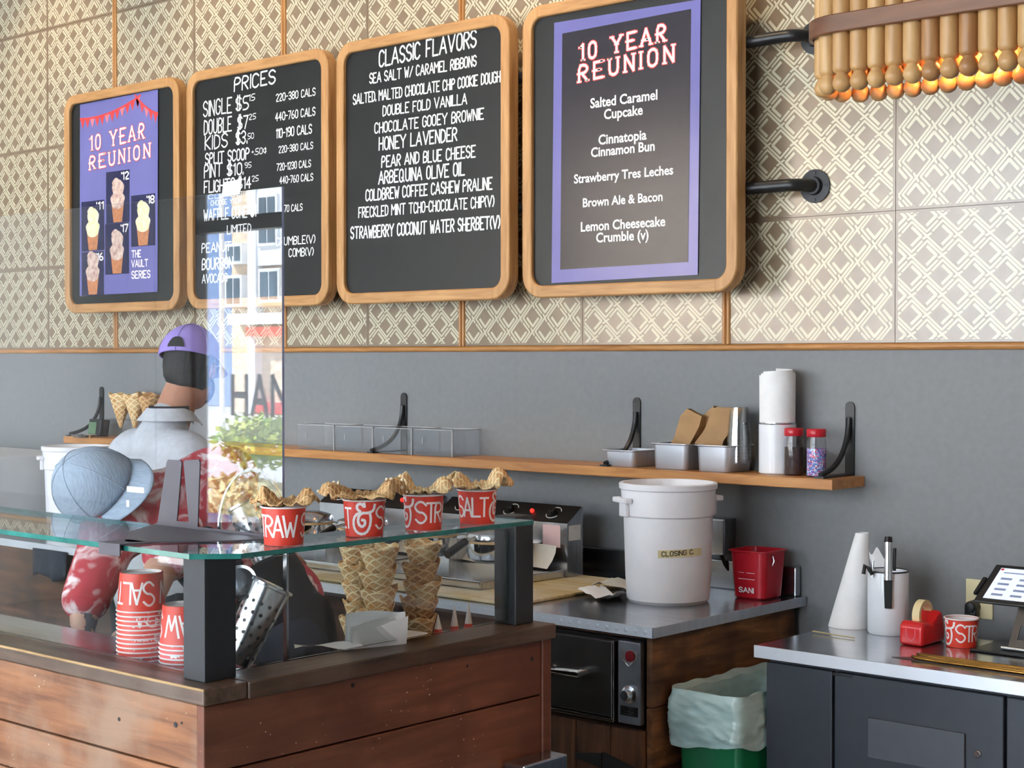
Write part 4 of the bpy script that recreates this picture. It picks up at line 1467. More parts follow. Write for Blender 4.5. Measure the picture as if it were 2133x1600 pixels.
# pale board with waffle irons
BOARD = wood('pale_board', (196, 168, 110), (226, 202, 150), 'x', .5, 4, 10, (238, 232, 220), .6, .1)
bo = B(-5.0, -3.29, 3.70, 4.35, .9355, .947, None, Vector((0, 0, 0))).obj('pastry_board', BOARD, None, None, .003)
tag(bo, 'pale floury wooden board under the waffle irons on the worktop', 'board')
KNOBW = M('dial_white', (230, 230, 228), .4)


def waffle_iron(loc, label, first):
    t = thing('waffle_iron', label, 'waffle iron', loc, 0, 'waffle irons')
    # back housing with slanting control fascia (local: x along wall, y towards wall)
    hb = Mb().prism([(-.31, .0, .0), (-.31, 0, .185), (-.31, .078, .238), (-.31, .085, .238), (-.31, .085, 0)][::-1], (.62, 0, 0))
    hb.obj('housing', STEELD, t)
    fa = Mb().add([(-.31, -.0015, .186), (.31, -.0015, .186), (.31, .0765, .2395), (-.31, .0765, .2395)], [(0, 1, 2, 3)]).obj('control_fascia', BLACKPL, t)
    nrm = Vector((0, -.0535, .078)).normalized()
    q = nrm.to_track_quat('Z', 'Y').to_matrix()
    for kx in (-.22, .02, .22):
        c = Vector((kx, .037, .213)) + nrm * .001
        Mb().lathe([(0, .018), (.012, .018), (.014, .015), (.015, 0)], 20, c, q).obj('knob', BLACKPL, fa, 40)
        pts = []
        for s in (0, 1):
            arc = [c + q @ Vector((.029 * math.cos(a), .029 * math.sin(a), .002)) for a in [s * PI + .4 + 2.2 * k / 12 for k in range(13)]]
            Mb().tube(arc, .0016, 6).obj('dial_mark', KNOBW, fa, 60)
    Mb().ball(Vector((.12, .037, .213)) + nrm * .004, .008, 12, 8).obj('red_lamp', M('pilot_red', (255, 40, 30), .4, emit=1.5) if first else bpy.data.materials['pilot_red'], fa, 60)
    Mb().add([(.20, -.001, .10), (.28, -.001, .10), (.28, -.001, .178), (.20, -.001, .178)], [(0, 1, 2, 3)]).obj('pink_notice', M('pink_notice', (226, 190, 186), .7) if first else bpy.data.materials['pink_notice'], t)
    Mb().add([(.311, .006, .125), (.311, .072, .125), (.311, .072, .178), (.311, .006, .178)], [(0, 1, 2, 3)]).obj('white_notice', PAPER, t)
    # base tray reaching forward and the two round irons
    Mb().box(-.30, .30, -.42, .0, 0, .028).obj('base_tray', STEEL, t, None, .004)
    Mb().box(-.30, .30, -.43, -.42, .004, .03).obj('tray_lip', CHROME, t, None, .003)
    for kx in (-.15, .15):
        dr = Mb().lathe([(0, .06), (.06, .06), (.088, .075), (.094, .10), (.094, .128), (0, .128)], 36, (kx, -.20, 0)).obj('lower_iron', CHROME, t, 40)
        Mb().box(kx - .03, kx + .03, -.14, -.0, .02, .11).obj('column', STEELD, t)
        ld = Mb().lathe([(0, .136), (.094, .136), (.096, .145), (.09, .160), (.05, .172), (0, .174)], 36, (kx, -.20, 0)).obj('upper_iron', STEEL, t, 40)
        Mb().lathe([(.09, .1285), (.095, .1285), (.095, .1355), (.09, .1355)], 36, (kx, -.20, 0)).obj('batter_edge', WAFFLED, dr, 40)
        Mb().tube([(kx, -.29, .15), (kx, -.345, .14)], .006, 8).obj('handle_rod', CHROME, ld, 60)
        Mb().tube([(kx, -.34, .142), (kx, -.43, .105)], [.013, .015], 12).obj('handle', BLACKPL, ld, 60)
    vs = []
    for i in range(13):
        u = i / 12
        for j in range(4):
            v = j / 3
            vs.append((-.28 + .56 * u, -.022 - .05 * (1 - v) ** 2, .032 + .075 * v + .004 * math.sin(9 * u)))
    Mb().add(vs, [(i * 4 + j, (i + 1) * 4 + j, (i + 1) * 4 + j + 1, i * 4 + j + 1) for i in range(12) for j in range(3)]).obj('splash_paper', WAX, t, 60)
    return t


wi = waffle_iron((-3.845, 4.256, .9475), 'twin waffle iron with slanted black dial fascia, nearer the big white tub', True)
dup(wi, (-4.50, 4.256, .9475), 'twin waffle iron with slanted black dial fascia, behind the shield edge')

# ------------------------------------------------------------------ tubs, bucket, papers on the worktop
def tub(loc, label, rz):
    t = thing('storage_tub', label, 'storage tub', loc, rz, 'round white storage tubs')
    R0, R1, h = .131, .150, .375
    Mb().lathe([(0, .004), (R0 - .012, .004), (R0 - .008, 0), (R0, .01), (R0 + .004, .08), (.141, h - .105), (.1465, h - .10), (.1495, h - .022), (.155, h - .018), (.156, h - .003), (.153, h), (.143, h), (.140, h - .02), (.125, .02), (0, .02)], 64).obj('body', WHITEP, t, 35)
    for a in (0, PI):
        hd = Mb()
        c, s = math.cos(a), math.sin(a)
        for u in (-1, 1):
            hd.obox((c * .158 - s * u * .038, s * .158 + c * u * .038, h - .052), (.024, .018, .016), (0, 0, a))
        hd.obox((c * .168, s * .168, h - .052), (.012, .09, .016), (0, 0, a))
        hd.obox((c * .153, s * .153, h - .08), (.014, .05, .05), (0, 0, a))
        hd.obj('handle', WHITEP, t, None, .004)
    Mb().lathe([(0, h - .052), (.138, h - .050)], 48).obj('contents', M('tub_contents', (240, 234, 228), .5) if 'tub_contents' not in bpy.data.materials else bpy.data.materials['tub_contents'], t, 40)
    return t


tb1 = tub((-3.015, 4.13, .9353), 'big round white plastic tub with a tape label, on the worktop by the red bucket', math.radians(62))
lab_m = M('masking_tape', (222, 206, 158), .7)
tl = Mb(); tw = Mb()
ca = math.atan2(-4.13, 3.015) - tb1.rotation_euler.z + math.radians(17)


def on_tub(u, v):
    rr = .1345 + .0065 * (v / .22) + .0008
    return (rr * math.cos(ca + u / .138), rr * math.sin(ca + u / .138), v)


for k in range(12):
    u0, u1 = -.072 + .144 * k / 12, -.072 + .144 * (k + 1) / 12
    tl.add([on_tub(u0, .150 + .006 * k / 12), on_tub(u1, .150 + .006 * (k + 1) / 12), on_tub(u1, .174 + .006 * (k + 1) / 12), on_tub(u0, .174 + .006 * k / 12)], [(0, 1, 2, 3)])
tl.obj('tape_label', lab_m, tb1)
ls, W = layout('CLOSING C.')
tw.strokes([[(-.060 + p[0] / W * .100, .156 + p[1] / 6 * .014 + .006 * p[0] / W) for p in l] for l in ls], .0024, lambda u, v: tuple(Vector(on_tub(u, v)) * 1.0 + Vector((math.cos(ca + u / .138), math.sin(ca + u / .138), 0)) * .0006))
tw.obj('tape_writing', BLACKPL, tb1)
tub((-6.27, 4.10, .9353), 'round white plastic tub behind the blue cap, at the end of the worktop', math.radians(60))
wb = B(-7.9, -6.52, 3.80, 4.30, .9355, 1.262, None, Vector((0, 0, 0))).obj('plastic_bin', M('grey_white_plastic', (196, 197, 198), .4, var=.03), None, None, .012)
tag(wb, 'large smooth grey-white plastic bin at the far end of the worktop', 'bin')
bk = thing('sanitizer_bucket', 'red square plastic bucket with white markings at the worktop end', 'bucket', (-2.838, 4.375, .9353))
Q0, Q1, bh = .058, .068, .155
bm_ = Mb()
rings = []
for (q, z) in ((Q0 - .006, 0), (Q0, .006), (Q1, bh - .006), (Q1 + .007, bh - .003), (Q1 + .007, bh), (Q1 - .002, bh), (Q0 - .004, .01)):
    rings.append([(p[0], p[1], z) for p in rrect(-q, q, -q, q, q * .35, 6)])
vs = [p for r_ in rings for p in r_]
m = len(rings[0]); fs = []
for j in range(len(rings) - 1):
    for i in range(m):
        fs.append((j * m + i, j * m + (i + 1) % m, (j + 1) * m + (i + 1) % m, (j + 1) * m + i))
fs += [tuple(range(m))[::-1], tuple(range((len(rings) - 1) * m, len(rings) * m))]
bm_.add(vs, fs)
bm_.obj('pail', REDP, bk, 40)
wl = Mb()
write_line(wl, 'SANI', -.030, .024, .022, .015, -.0634, .0032)
wl.strokes([[(-.03, .065), (.03, .065)], [(-.03, .085), (-.01, .085)], [(.0, .085), (.03, .085)]], .0015, lambda u, v: (u, -.0668, v))
wl.obj('white_markings', PAPER, bk)
Mb().tube([(.0745, -.03, bh - .015), (.078, -.028, bh - .03), (.0745, -.033, bh - .045)], .0025, 6).obj('handle_end', STEEL, bk, 60)
for i, (x, y, rz, s_, lab) in enumerate(((-3.21, 4.16, .3, .12, 'crumpled pinkish paper sheet behind the big tub'), (-3.19, 4.03, -.2, .10, 'white folded paper on the worktop left of the big tub'))):
    mb = Mb(); vs = []
    rnd = random.Random(40 + i)
    for j in range(8):
        for k in range(8):
            vs.append(((k / 7 - .5) * s_ * 1.6, (j / 7 - .5) * s_, .012 + rnd.uniform(-.006, .008) + .012 * math.sin(k * .9 + i)))
    mb.add(vs, [(j * 8 + k, j * 8 + k + 1, (j + 1) * 8 + k + 1, (j + 1) * 8 + k) for j in range(7) for k in range(7)])
    o = mb.obj('paper_sheet', WAX if i == 0 else PAPER, None, 60)
    o.location = (x, y, .9385 if i else .949); o.rotation_euler = (0, 0, rz)
    tag(o, lab, 'paper sheet')
eb = thing('outlet_box', 'steel electrical box on the wall between the white tub and red bucket', 'outlet', (-3.05, 4.5, 1.05))
Mb().box(-.045, .045, -.07, -.001, 0, .12).obj('box', STEELD, eb, None, .003)
Mb().box(-.042, .042, -.074, -.0702, .003, .117).obj('cover', STEEL, eb, None, .004)
Mb().tube([(.02, -.05, 0), (.03, -.045, -.03), (.04, -.03, -.055)], .007, 8).obj('cord', BLACKPL, eb, 60)

# ------------------------------------------------------------------ things on the oak shelf
SZ = 1.3335


def steel_pan(loc, w_, d_, h, label, rz=0):
    t = thing('steel_pan', label, 'steel pan', loc, rz, 'steel pans on the shelf')
    mb = Mb(); rings = []
    for (kx, z) in ((.92, 0), (.95, .004), (.985, h - .012), (1.0, h - .004), (1.12, h), (1.12, h + .002), (.97, h + .001), (.965, h - .01), (.92, .005)):
        rings.append([(p[0], p[1], z) for p in rrect(-w_ / 2 * kx, w_ / 2 * kx, -d_ / 2 * kx, d_ / 2 * kx, .018, 5)])
    m = len(rings[0]); fs = []
    for j in range(len(rings) - 1):
        for i in range(m):
            fs.append((j * m + i, j * m + (i + 1) % m, (j + 1) * m + (i + 1) % m, (j + 1) * m + i))
    fs += [tuple(range(m))[::-1], tuple(range((len(rings) - 1) * m, len(rings) * m))]
    mb.add([p for r_ in rings for p in r_], fs)
    mb.obj('pan', STEELB, t, 40)
    return t


steel_pan((-3.365, 4.40, SZ), .13, .15, .055, 'shallow small steel pan, first on the shelf beside the bracket')
steel_pan((-3.155, 4.40, SZ), .14, .15, .085, 'steel pan holding brown paper bags, middle of three')
steel_pan((-2.985, 4.40, SZ), .125, .15, .085, 'steel pan holding the clear cup stack, nearest the white canister')
for i, (x, z, ry, lab) in enumerate(((-3.165, 1.372, .42, 'brown paper bag leaning in the middle steel pan, nearest the shallow pan'), (-3.125, 1.374, .36, 'thin brown paper bag standing between two others in the steel pans'), (-3.04, 1.40, .5, 'brown paper bag leaning across to the clear cup stack'))):
    mb = Mb(); n = 8; vs = []
    hh = .165
    w_ = (.075, .03, .085)[i]
    for k, (f, dd) in enumerate(((0, .02), (.35, .024), (.8, .018), (1, .012))):
        for (a, b) in ((-1, -1), (1, -1), (1, 1), (-1, 1)):
            vs.append((a * w_ / 2 + .006 * math.sin(k * 3 + a), b * dd + .002 * math.sin(5 * k + a * 2), hh * f + (.012 * a + .012 * math.sin(a * 2 + b * 3 + i * 2)) * (k == 3)))
    fs = [(k * 4 + q, k * 4 + (q + 1) % 4, (k + 1) * 4 + (q + 1) % 4, (k + 1) * 4 + q) for k in range(3) for q in range(4)] + [(3, 2, 1, 0)]
    mb.add(vs, fs)
    o = mb.obj('paper_bag', KRAFT)
    o.location = (x, 4.40 + (.0, .035, -.01)[i], z); o.rotation_euler = (0, ry, .1 * i)
    tag(o, lab, 'paper bag', 'brown paper bags')
CLEARC = glass('clear_plastic', (.92, .93, .94), .17, rough=.08, gain=.9)
cm_ = Mb().lathe([(.030, 0), (.030, .001), (.0405, .105), (.043, .106), (.043, .109), (.040, .109)], 32).mesh('plastic_cup', [CLEARC], 40)
for k in range(8):
    o = bpy.data.objects.new('plastic_cup', cm_); COL.objects.link(o)
    o.location = (-2.935, 4.41, 1.36 + .110 + k * .0105); o.rotation_euler = (PI, 0, 0)
    tag(o, 'clear plastic cup in the inverted stack standing in the steel pan', 'plastic cup', 'clear plastic cups in one stack')
cn = thing('canister', 'white enamel canister with steel band next to the sprinkle shakers', 'canister', (-2.795, 4.42, SZ))
Mb().lathe([(0, 0), (.056, 0), (.0595, .003), (.0595, .158), (.057, .160), (.055, .158), (.055, .01), (0, .01)], 48).obj('body', ENAMEL, cn, 40)
Mb().lathe([(.0598, .158), (.061, .160), (.0605, .164), (.056, .165)], 48).obj('steel_band', STEEL, cn, 40)
for i, (r_, z_) in enumerate(((.054, .306), (.049, .314), (.043, .322))):
    mb = Mb(); n = 40; vs = []
    for j, z in enumerate((.012, z_)):
        for k in range(n + 1):
            a = 2 * PI * k / n * 1.04 + i
            rr = r_ + .004 * k / n + (.002 if j else 0)
            vs.append((rr * math.cos(a), rr * math.sin(a), z + (.014 * (k / n) if j else 0)))
    mb.add(vs, [(k, k + 1, n + 2 + k, n + 1 + k) for k in range(n)])
    o = mb.obj('paper_roll', PAPER, None, 60)
    o.location = (-2.795, 4.42, SZ)
    tag(o, ('outer', 'second', 'innermost')[i] + ' rolled white paper standing in the enamel canister', 'paper roll', 'paper rolls in the canister')
CLEARJ = glass('clear_jar', (.96, .96, .97), .06)
SPR = bpy.data.materials.new('sprinkle_mix')
SPR.use_nodes = True
nt = SPR.node_tree
vo = nt.nodes.new('ShaderNodeTexVoronoi'); vo.inputs['Scale'].default_value = 260
tcn = nt.nodes.new('ShaderNodeTexCoord'); nt.links.new(tcn.outputs['Object'], vo.inputs['Vector'])
hs = nt.nodes.new('ShaderNodeValToRGB'); hs.color_ramp.interpolation = 'CONSTANT'
sp_ = nt.nodes.new('ShaderNodeSeparateColor'); nt.links.new(vo.outputs['Color'], sp_.inputs[0]); nt.links.new(sp_.outputs[0], hs.inputs[0])
for i, (p, c) in enumerate(((0, (90, 130, 200)), (.3, (190, 200, 235)), (.5, (225, 120, 170)), (.65, (110, 90, 190)), (.8, (245, 245, 245)), (.9, (220, 60, 60)))):
    e = hs.color_ramp.elements[i] if i < 2 else hs.color_ramp.elements.new(p)
    e.position = p; e.color = rgb(c)
nt.links.new(hs.outputs[0], nt.nodes['Principled BSDF'].inputs['Base Color'])
CHOC = M('chocolate_sprinkles', (52, 30, 22), .6, var=.4, scale=250)
for x, y, m_, lab in ((-2.712, 4.385, CHOC, 'clear shaker of dark chocolate sprinkles with red lid'), (-2.625, 4.375, SPR, 'clear shaker of blue and pink sprinkles with red lid')):
    t = thing('shaker', lab, 'shaker', (x, y, SZ), 0, 'red lidded shakers')
    Mb().lathe([(0, .001), (.029, .001), (.0315, .005), (.0315, .105), (.027, .122), (.027, .126)], 32).obj('jar', CLEARJ, t, 40)
    Mb().lathe([(0, .004), (.0295, .004), (.0298, .088), (0, .086)], 32).obj('sprinkles', m_, t, 40)
    Mb().lathe([(.029, .124), (.0305, .126), (.0305, .146), (.028, .149), (0, .149)], 32).obj('lid', REDP, t, 40)
# four empty acrylic bins
for i, (x0, x1) in enumerate(((-5.03, -4.80), (-4.795, -4.575), (-4.57, -4.36), (-4.355, -4.145))):
    t = thing('acrylic_bin', 'empty clear acrylic bin on the shelf, ' + ('nearest the shield edge', 'second from the shield edge', 'in front of the arched bracket', 'just past the arched bracket')[i], 'acrylic bin', ((x0 + x1) / 2, 4.40, SZ), 0, 'empty clear acrylic bins')
    hx = (x1 - x0) / 2 - .003
    mb = Mb()
    mb.box(-hx, hx, -.075, -.072, 0, .10).box(-hx, hx, .072, .075, 0, .10).box(-hx, -hx + .003, -.072, .072, 0, .10).box(hx - .003, hx, -.072, .072, 0, .10).box(-hx + .003, hx - .003, -.072, .072, .0, .003)
    mb.obj('walls', ACRYL, t)
    ed = Mb().box(-hx, hx, -.0755, -.0715, .0985, .101).box(-hx, -hx + .0035, -.0755, .0755, .0985, .101).box(hx - .0035, hx, -.0755, .0755, .0985, .101).box(hx - .0035, hx, -.0755, -.0715, 0, .10).box(-hx, hx, .0715, .0755, .0985, .101)
    ed.obj('polished_edge', M('acrylic_edge_pale', (190, 192, 194), .2) if i == 0 else bpy.data.materials['acrylic_edge_pale'], t)
    Mb().tube([(-.05, -.0765, .045), (-.05, -.079, .045), (-.05, -.079, .07), (-.05, -.0765, .07)], .002, 6).obj('finger_pull', bpy.data.materials['acrylic_edge_pale'], t, 60)
# timer and scale dish at the shelf end
tm = thing('kitchen_scale', 'small black scale with green display and bright steel dish at the shelf end', 'kitchen scale', (-6.545, 4.40, SZ))
Mb().obox((0, 0, .04), (.10, .05, .08), (math.radians(-8), 0, 0)).obj('housing', BLACKPL, tm, None, .004)
Mb().obox((-.012, -.0275, .04), (.062, .002, .055), (math.radians(-8), 0, 0)).obj('green_display', M('lcd_green', (96, 128, 96), .4), tm)
Mb().lathe([(0, .002), (.05, .002), (.06, .012), (.062, .012), (.052, 0), (0, 0)], 32, (.03, -.10, 0)).obj('dish', CHROME, tm, 40)
for i, (px_, rx, sc_) in enumerate(((-6.36, .12, .9), (-6.25, .05, .8), (-6.14, -.05, 1.0))):
    o = put_cone(CONES[i], (px_, 4.395, SZ + .045), (rx * .3, rx, i * 2.0), 'waffle cone standing in the shelf holder behind the purple cap, ' + ('nearest the scale', 'middle of three', 'nearest the grey shirt')[i], 'waffle cones on the shelf')
    o.scale = (1.25, 1.25, 1.25)
ch = thing('cone_holder', 'clear stand holding waffle cones on the shelf by the scale', 'cone holder', (-6.25, 4.395, SZ))
hm = Mb().box(-.17, .17, -.05, .05, .085, .088)
for x in (-.17, .17):
    hm.box(x - .0015, x + .0015, -.05, .05, 0, .085)
hm.obj('stand', ACRYL, ch)


# ------------------------------------------------------------------ service station
CAB = M('cabinet_blue_black', (48, 53, 62), .45, var=.06, scale=20)
sc_ = thing('service_cabinet', 'blue-black painted cabinet under the short stainless counter', 'cabinet', (-2.0, 4.1, 0))
S_ = Vector(sc_.location)
B(-2.474, -.9, 3.88, 4.30, .08, .858, None, S_).obj('body', CAB, sc_)
B(-2.474, -2.264, 3.858, 3.879, .08, .845, None, S_).obj('side_panel', CAB, sc_, None, .003)
d1 = B(-2.256, -1.770, 3.858, 3.879, .09, .845, None, S_).obj('door', CAB, sc_, None, .003)
B(-2.150, -1.872, 3.850, 3.8575, .63, .737, None, S_).obj('raised_panel', M('cabinet_panel', (72, 76, 84), .5, var=.05), d1, None, .002)
Mb().lathe([(0, -.008), (.008, -.008), (.010, -.006), (.0105, 0)], 20, (-1.838 - S_.x, 3.858 - S_.y, .690), Matrix.Rotation(-PI / 2, 3, 'X')).obj('lock', CHROME, d1, 40)
B(-2.262, -2.20, 3.856, 3.862, .836, .843, None, S_).obj('hinge_plate', STEEL, d1)
B(-1.762, -.9, 3.858, 3.879, .09, .845, None, S_).obj('door', CAB, sc_, None, .003)
stp = thing('steel_counter', 'short stainless counter with bright folded edge carrying the tablet', 'worktop', (-2.0, 4.1, .86))
T_ = Vector(stp.location)
B(-2.494, -.88, 3.828, 4.345, .862, .895, None, T_).obj('top', STEEL, stp, None, .003)

B(-2.4945, -.88, 3.8245, 3.8285, .861, .8953, None, T_).obj('front_edge', STEELB, stp, None, .001)
pc = thing('paper_cone', 'tall white paper cone with open top standing on the steel counter', 'paper cone', (-2.455, 4.285, .8955))
mb = Mb(); n = 48; vs = []
for j in range(9):
    u = j / 8
    for k in range(n + 1):
        a = 2 * PI * k / n
        rr = (.062 * (1 - u) + .019 * u) + .002 * (k / n)
        vs.append((rr * math.cos(a) + .028 * u, rr * math.sin(a) + .026 * u, .282 * u + (0 if u > .1 else .010 * (math.sin(a) > .2) * math.sin(a))))
mb.add(vs, [(j * (n + 1) + k, j * (n + 1) + k + 1, (j + 1) * (n + 1) + k + 1, (j + 1) * (n + 1) + k) for j in range(8) for k in range(n)])
mb.obj('wrap', PAPER, pc, 60)
mb = Mb(); vs = []
for j in range(7):
    for k in range(5):
        u, v = j / 6, k / 4
        vs.append((.055 + .05 * u * (1 - .55 * abs(v - .5) * 2) + .0, .03 + .02 * u + .014 * math.sin(v * 5), .10 + .13 * v + .012 * math.sin(u * 6 + v * 3)))
mb.add(vs, [(j * 5 + k, j * 5 + k + 1, (j + 1) * 5 + k + 1, (j + 1) * 5 + k) for j in range(6) for k in range(4)])
mb.obj('loose_flap', PAPER, pc, 60)

pt = thing('utensil_pot', 'white enamel pot with dark rim between paper cone and tape dispenser', 'pot', (-2.31, 4.255, .8955))
Mb().lathe([(0, .0), (.056, 0), (.0595, .006), (.0595, .178), (.058, .183), (.056, .18), (.055, .008), (0, .008)], 48).obj('body', ENAMEL, pt, 40)
Mb().lathe([(.0575, .181), (.060, .182), (.0600, .186), (.0570, .186)], 48).obj('rim', BLACKPL, pt, 40)
a0 = math.atan2(-4.25, 2.31)
ul = thing('ice_cream_spade', 'steel handled black spade hooked over the rim of the enamel pot', 'spade', (-2.31, 4.255, .8955))
dx, dy = math.cos(a0), math.sin(a0)
rx_, ry_ = -dy, dx


def lp(r_, s, z):
    return (dx * r_ + rx_ * s, dy * r_ + ry_ * s, z)


Mb().prism([lp(.0625, -.013, .175), lp(.0625, .013, .175), lp(.0655, .010, .082), lp(.0655, -.010, .082)], (dx * .006, dy * .006, 0)).obj('blade', BLACKPL, ul, None, .002)
Mb().tube([lp(.069, 0, .165), lp(.066, 0, .20), lp(.058, 0, .24), lp(.05, 0, .275)], [.013, .0115, .0105, .0115], 14).obj('handle', CHROME, ul, 60)
Mb().tube([lp(.05, 0, .272), lp(.047, 0, .288)], [.0125, .0105], 14).obj('handle_tip', BLACKPL, ul, 60)
Mb().tube([lp(.052, .017, .19), lp(.044, .018, .255)], .005, 10).obj('side_rod', BLACKPL, ul, 60)
sq = thing('pot_clip', 'small dark clip with chrome pin at the pot rim beside the paper flap', 'clip', (-2.31, 4.255, .8955))
Mb().tube([lp(.052, -.045, .178), lp(.056, -.055, .195), lp(.05, -.066, .203), lp(.052, -.07, .178)], .006, 8).obj('clip', BLACKPL, sq, 60)
Mb().tube([lp(.05, -.045, .17), lp(.045, -.043, .218)], .0035, 8).obj('pin', CHROME, sq, 60)

td = thing('tape_dispenser', 'red weighted desk tape dispenser in front of the enamel pot', 'tape dispenser', (-2.158, 4.105, .8955))
prof = [(0, 0), (.135, 0), (.138, .03), (.122, .086), (.104, .092), (.062, .058), (.036, .066), (.012, .068), (0, .056)]
mb = Mb().prism([(-.036, p[0], p[1]) for p in prof][::-1], (.072, 0, 0))
mb.obj('body', REDD, td, 50, .011, 4)
u_ = [(-.014, .046), (-.013, .026), (-.006, .016), (.006, .016), (.013, .026), (.014, .046)]
Mb().strokes([smooth_line(u_)], .0022, lambda a, b: (a, -.0008, b)).obj('molded_arch', PPINK, td)
Mb().lathe([(.030, -.011), (.042, -.011), (.042, .011), (.030, .011), (.030, -.011)], 40, (0, .070, .080), Matrix.Rotation(PI / 2, 3, 'Y')).obj('tape_roll', M('tape_cream', (226, 208, 158), .5, var=.04), td, 40)

op = thing('wall_outlet', 'ivory wall outlet plate with black plug behind the tablet', 'outlet', (-2.14, 4.5, .985))
Mb().box(-.043, .043, -.006, -.0005, -.058, .058).obj('plate', M('ivory_plastic', (226, 214, 170), .4), op, None, .003)
Mb().box(-.017, .017, -.008, -.006, .012, .042).obj('receptacle', bpy.data.materials['ivory_plastic'], op, None, .002)
Mb().lathe([(0, -.036), (.017, -.034), (.019, -.008), (.019, 0)], 24, (-.014, -.006, -.022), Matrix.Rotation(-PI / 2, 3, 'X')).box(-.033, .005, -.036, -.012, -.05, -.022).obj('plug', BLACKPL, op, 40, .004)

tbst = thing('tablet_stand', 'dark steel tablet stand with slotted slanting neck on the steel counter', 'tablet stand', (-1.845, 4.20, .8955))
N_ = Vector(tbst.location)
Mb().box(-.155, .14, -.06, .12, 0, .006).obj('base', BLACKPL, tbst, None, .003)
nk = Mb()
nk.prism([(-.042, -.012, .012), (-.012, -.012, .012), (-.004, .045, .155), (-.034, .045, .155)], (0, .004, 0))
BRZ = M('bronze_grey', (92, 82, 74), .35, .7, var=.1)
a_ = Mb().prism([(-.065, -.012, .012), (-.045, -.012, .012), (-.030, .045, .155), (-.050, .045, .155)], (0, .004, 0))
a_.prism([(-.027, -.012, .012), (-.006, -.012, .012), (.009, .045, .155), (-.012, .045, .155)], (0, .004, 0))
a_.prism([(-.046, -.012, .012), (-.026, -.012, .012), (-.0235, -.003, .036), (-.0435, -.003, .036)], (0, .004, 0))
a_.prism([(-.0395, .013, .075), (-.0195, .013, .075), (-.011, .045, .155), (-.031, .045, .155)], (0, .004, 0))
a_.obj('neck', BRZ, tbst)
Mb().tube([(-.08, -.018, .012), (.0, -.018, .012)], .006, 10).obj('hinge_bar', CHROME, tbst, 60)
tab = thing('tablet', 'tablet with lit white order screen leaning on its dark stand', 'tablet', (-1.885, 4.262, 1.072))
tab.rotation_euler = (math.radians(31), 0, 0)
Mb().box(-.128, .150, -.086, .086, -.008, 0).obj('case', BLACKPL, tab, None, .006, 3)
sr = Mb().box(-.105, .128, -.069, .069, .0002, .0010).obj('screen', M('screen_white', (205, 214, 232), .3, var=.02, emit=.55), tab)
ui = Mb()
ui.box(-.09, .12, .046, .051, .0011, .0014)
for r_ in range(4):
    for c_ in range(4):
        ui.box(-.088 + c_ * .055, -.055 + c_ * .055, -.055 + r_ * .024, -.046 + r_ * .024, .0011, .0014)
ui.obj('screen_tiles', M('screen_grey', (120, 132, 160), .3, emit=.3), sr)
Mb().box(-.103, -.094, .058, .066, .0011, .0014).obj('screen_badge', PRED, sr)
Mb().box(-.140, -.128, -.055, .02, -.006, .004).obj('card_reader', BLACKPL, tab, None, .003)

GOLD = M('brass', (176, 128, 62), .25, 1.0, var=.15, scale=20)
Mb0 = Mb
for i, (dy_, dz_, lab) in enumerate(((0, 0, 'long brass tongs lying on the steel counter edge, nearer the front'), (.03, .002, 'long brass tongs lying on the steel counter, nearer the tape dispenser'))):
    y0 = 3.925 + dy_
    pts = [(-1.55, y0 - .012, .901 + dz_), (-1.98, y0 - .009, .901 + dz_), (-2.045, y0 - .006, .902 + dz_), (-2.058, y0, .903 + dz_), (-2.045, y0 + .006, .902 + dz_), (-1.98, y0 + .009, .901 + dz_), (-1.55, y0 + .012, .901 + dz_)]
    o = Mb().tube(pts, .0042, 8).obj('tongs', GOLD, None, 60)
    tag(o, lab, 'tongs', 'brass tongs')
tr = Mb().prism([(-2.115, 3.915, .8956), (-1.45, 3.895, .8956), (-1.45, 3.985, .8956), (-2.03, 3.985, .8956)], (0, 0, .0012)).obj('spill_mat', M('dark_mat', (60, 52, 48), .35), None)
tag(tr, 'thin dark mat under the brass tongs on the steel counter', 'mat')
o = Mb().tube([(-2.475, 4.108, .9005), (-2.33, 4.096, .899)], .002, 8).obj('stir_stick', M('stick_wood', (196, 178, 130), .6), None, 60)
tag(o, 'thin wooden stick lying on the steel counter near its corner', 'stick')

# ------------------------------------------------------------------ green bin with its pale bag
GB = M('green_plastic', (20, 112, 70), .35, var=.05)
gb = thing('waste_bin', 'green plastic bin between timber cabinet and blue-black cabinet', 'bin', (-2.612, 4.0, 0))
mb = Mb(); rings = []
for (kx, z) in ((.86, 0), (.86, .005), (1, .732), (1.03, .734), (1.03, .742), (.97, .742), (.84, .02)):
    rings.append([(p[0], p[1], z) for p in rrect(-.108 * kx, .108 * kx, -.235 * kx, .235 * kx, .02, 5)])
m = len(rings[0])
mb.add([p for r_ in rings for p in r_], [(j * m + i, j * m + (i + 1) % m, (j + 1) * m + (i + 1) % m, (j + 1) * m + i) for j in range(len(rings) - 1) for i in range(m)] + [tuple(range(m))[::-1], tuple(range((len(rings) - 1) * m, len(rings) * m))])
mb.obj('pail', GB, gb, 40)


def resample(pts, n):
    """even spacing round a closed outline"""
    L = [0]
    for a, b in zip(pts, pts[1:] + pts[:1]):
        L.append(L[-1] + math.hypot(b[0] - a[0], b[1] - a[1]))
    out = []; k = 0
    for i in range(n):
        t = L[-1] * i / n
        while L[k + 1] < t:
            k += 1
        a, b = pts[k], pts[(k + 1) % len(pts)]
        f = (t - L[k]) / max(1e-9, L[k + 1] - L[k])
        out.append((a[0] + (b[0] - a[0]) * f, a[1] + (b[1] - a[1]) * f))
    return out


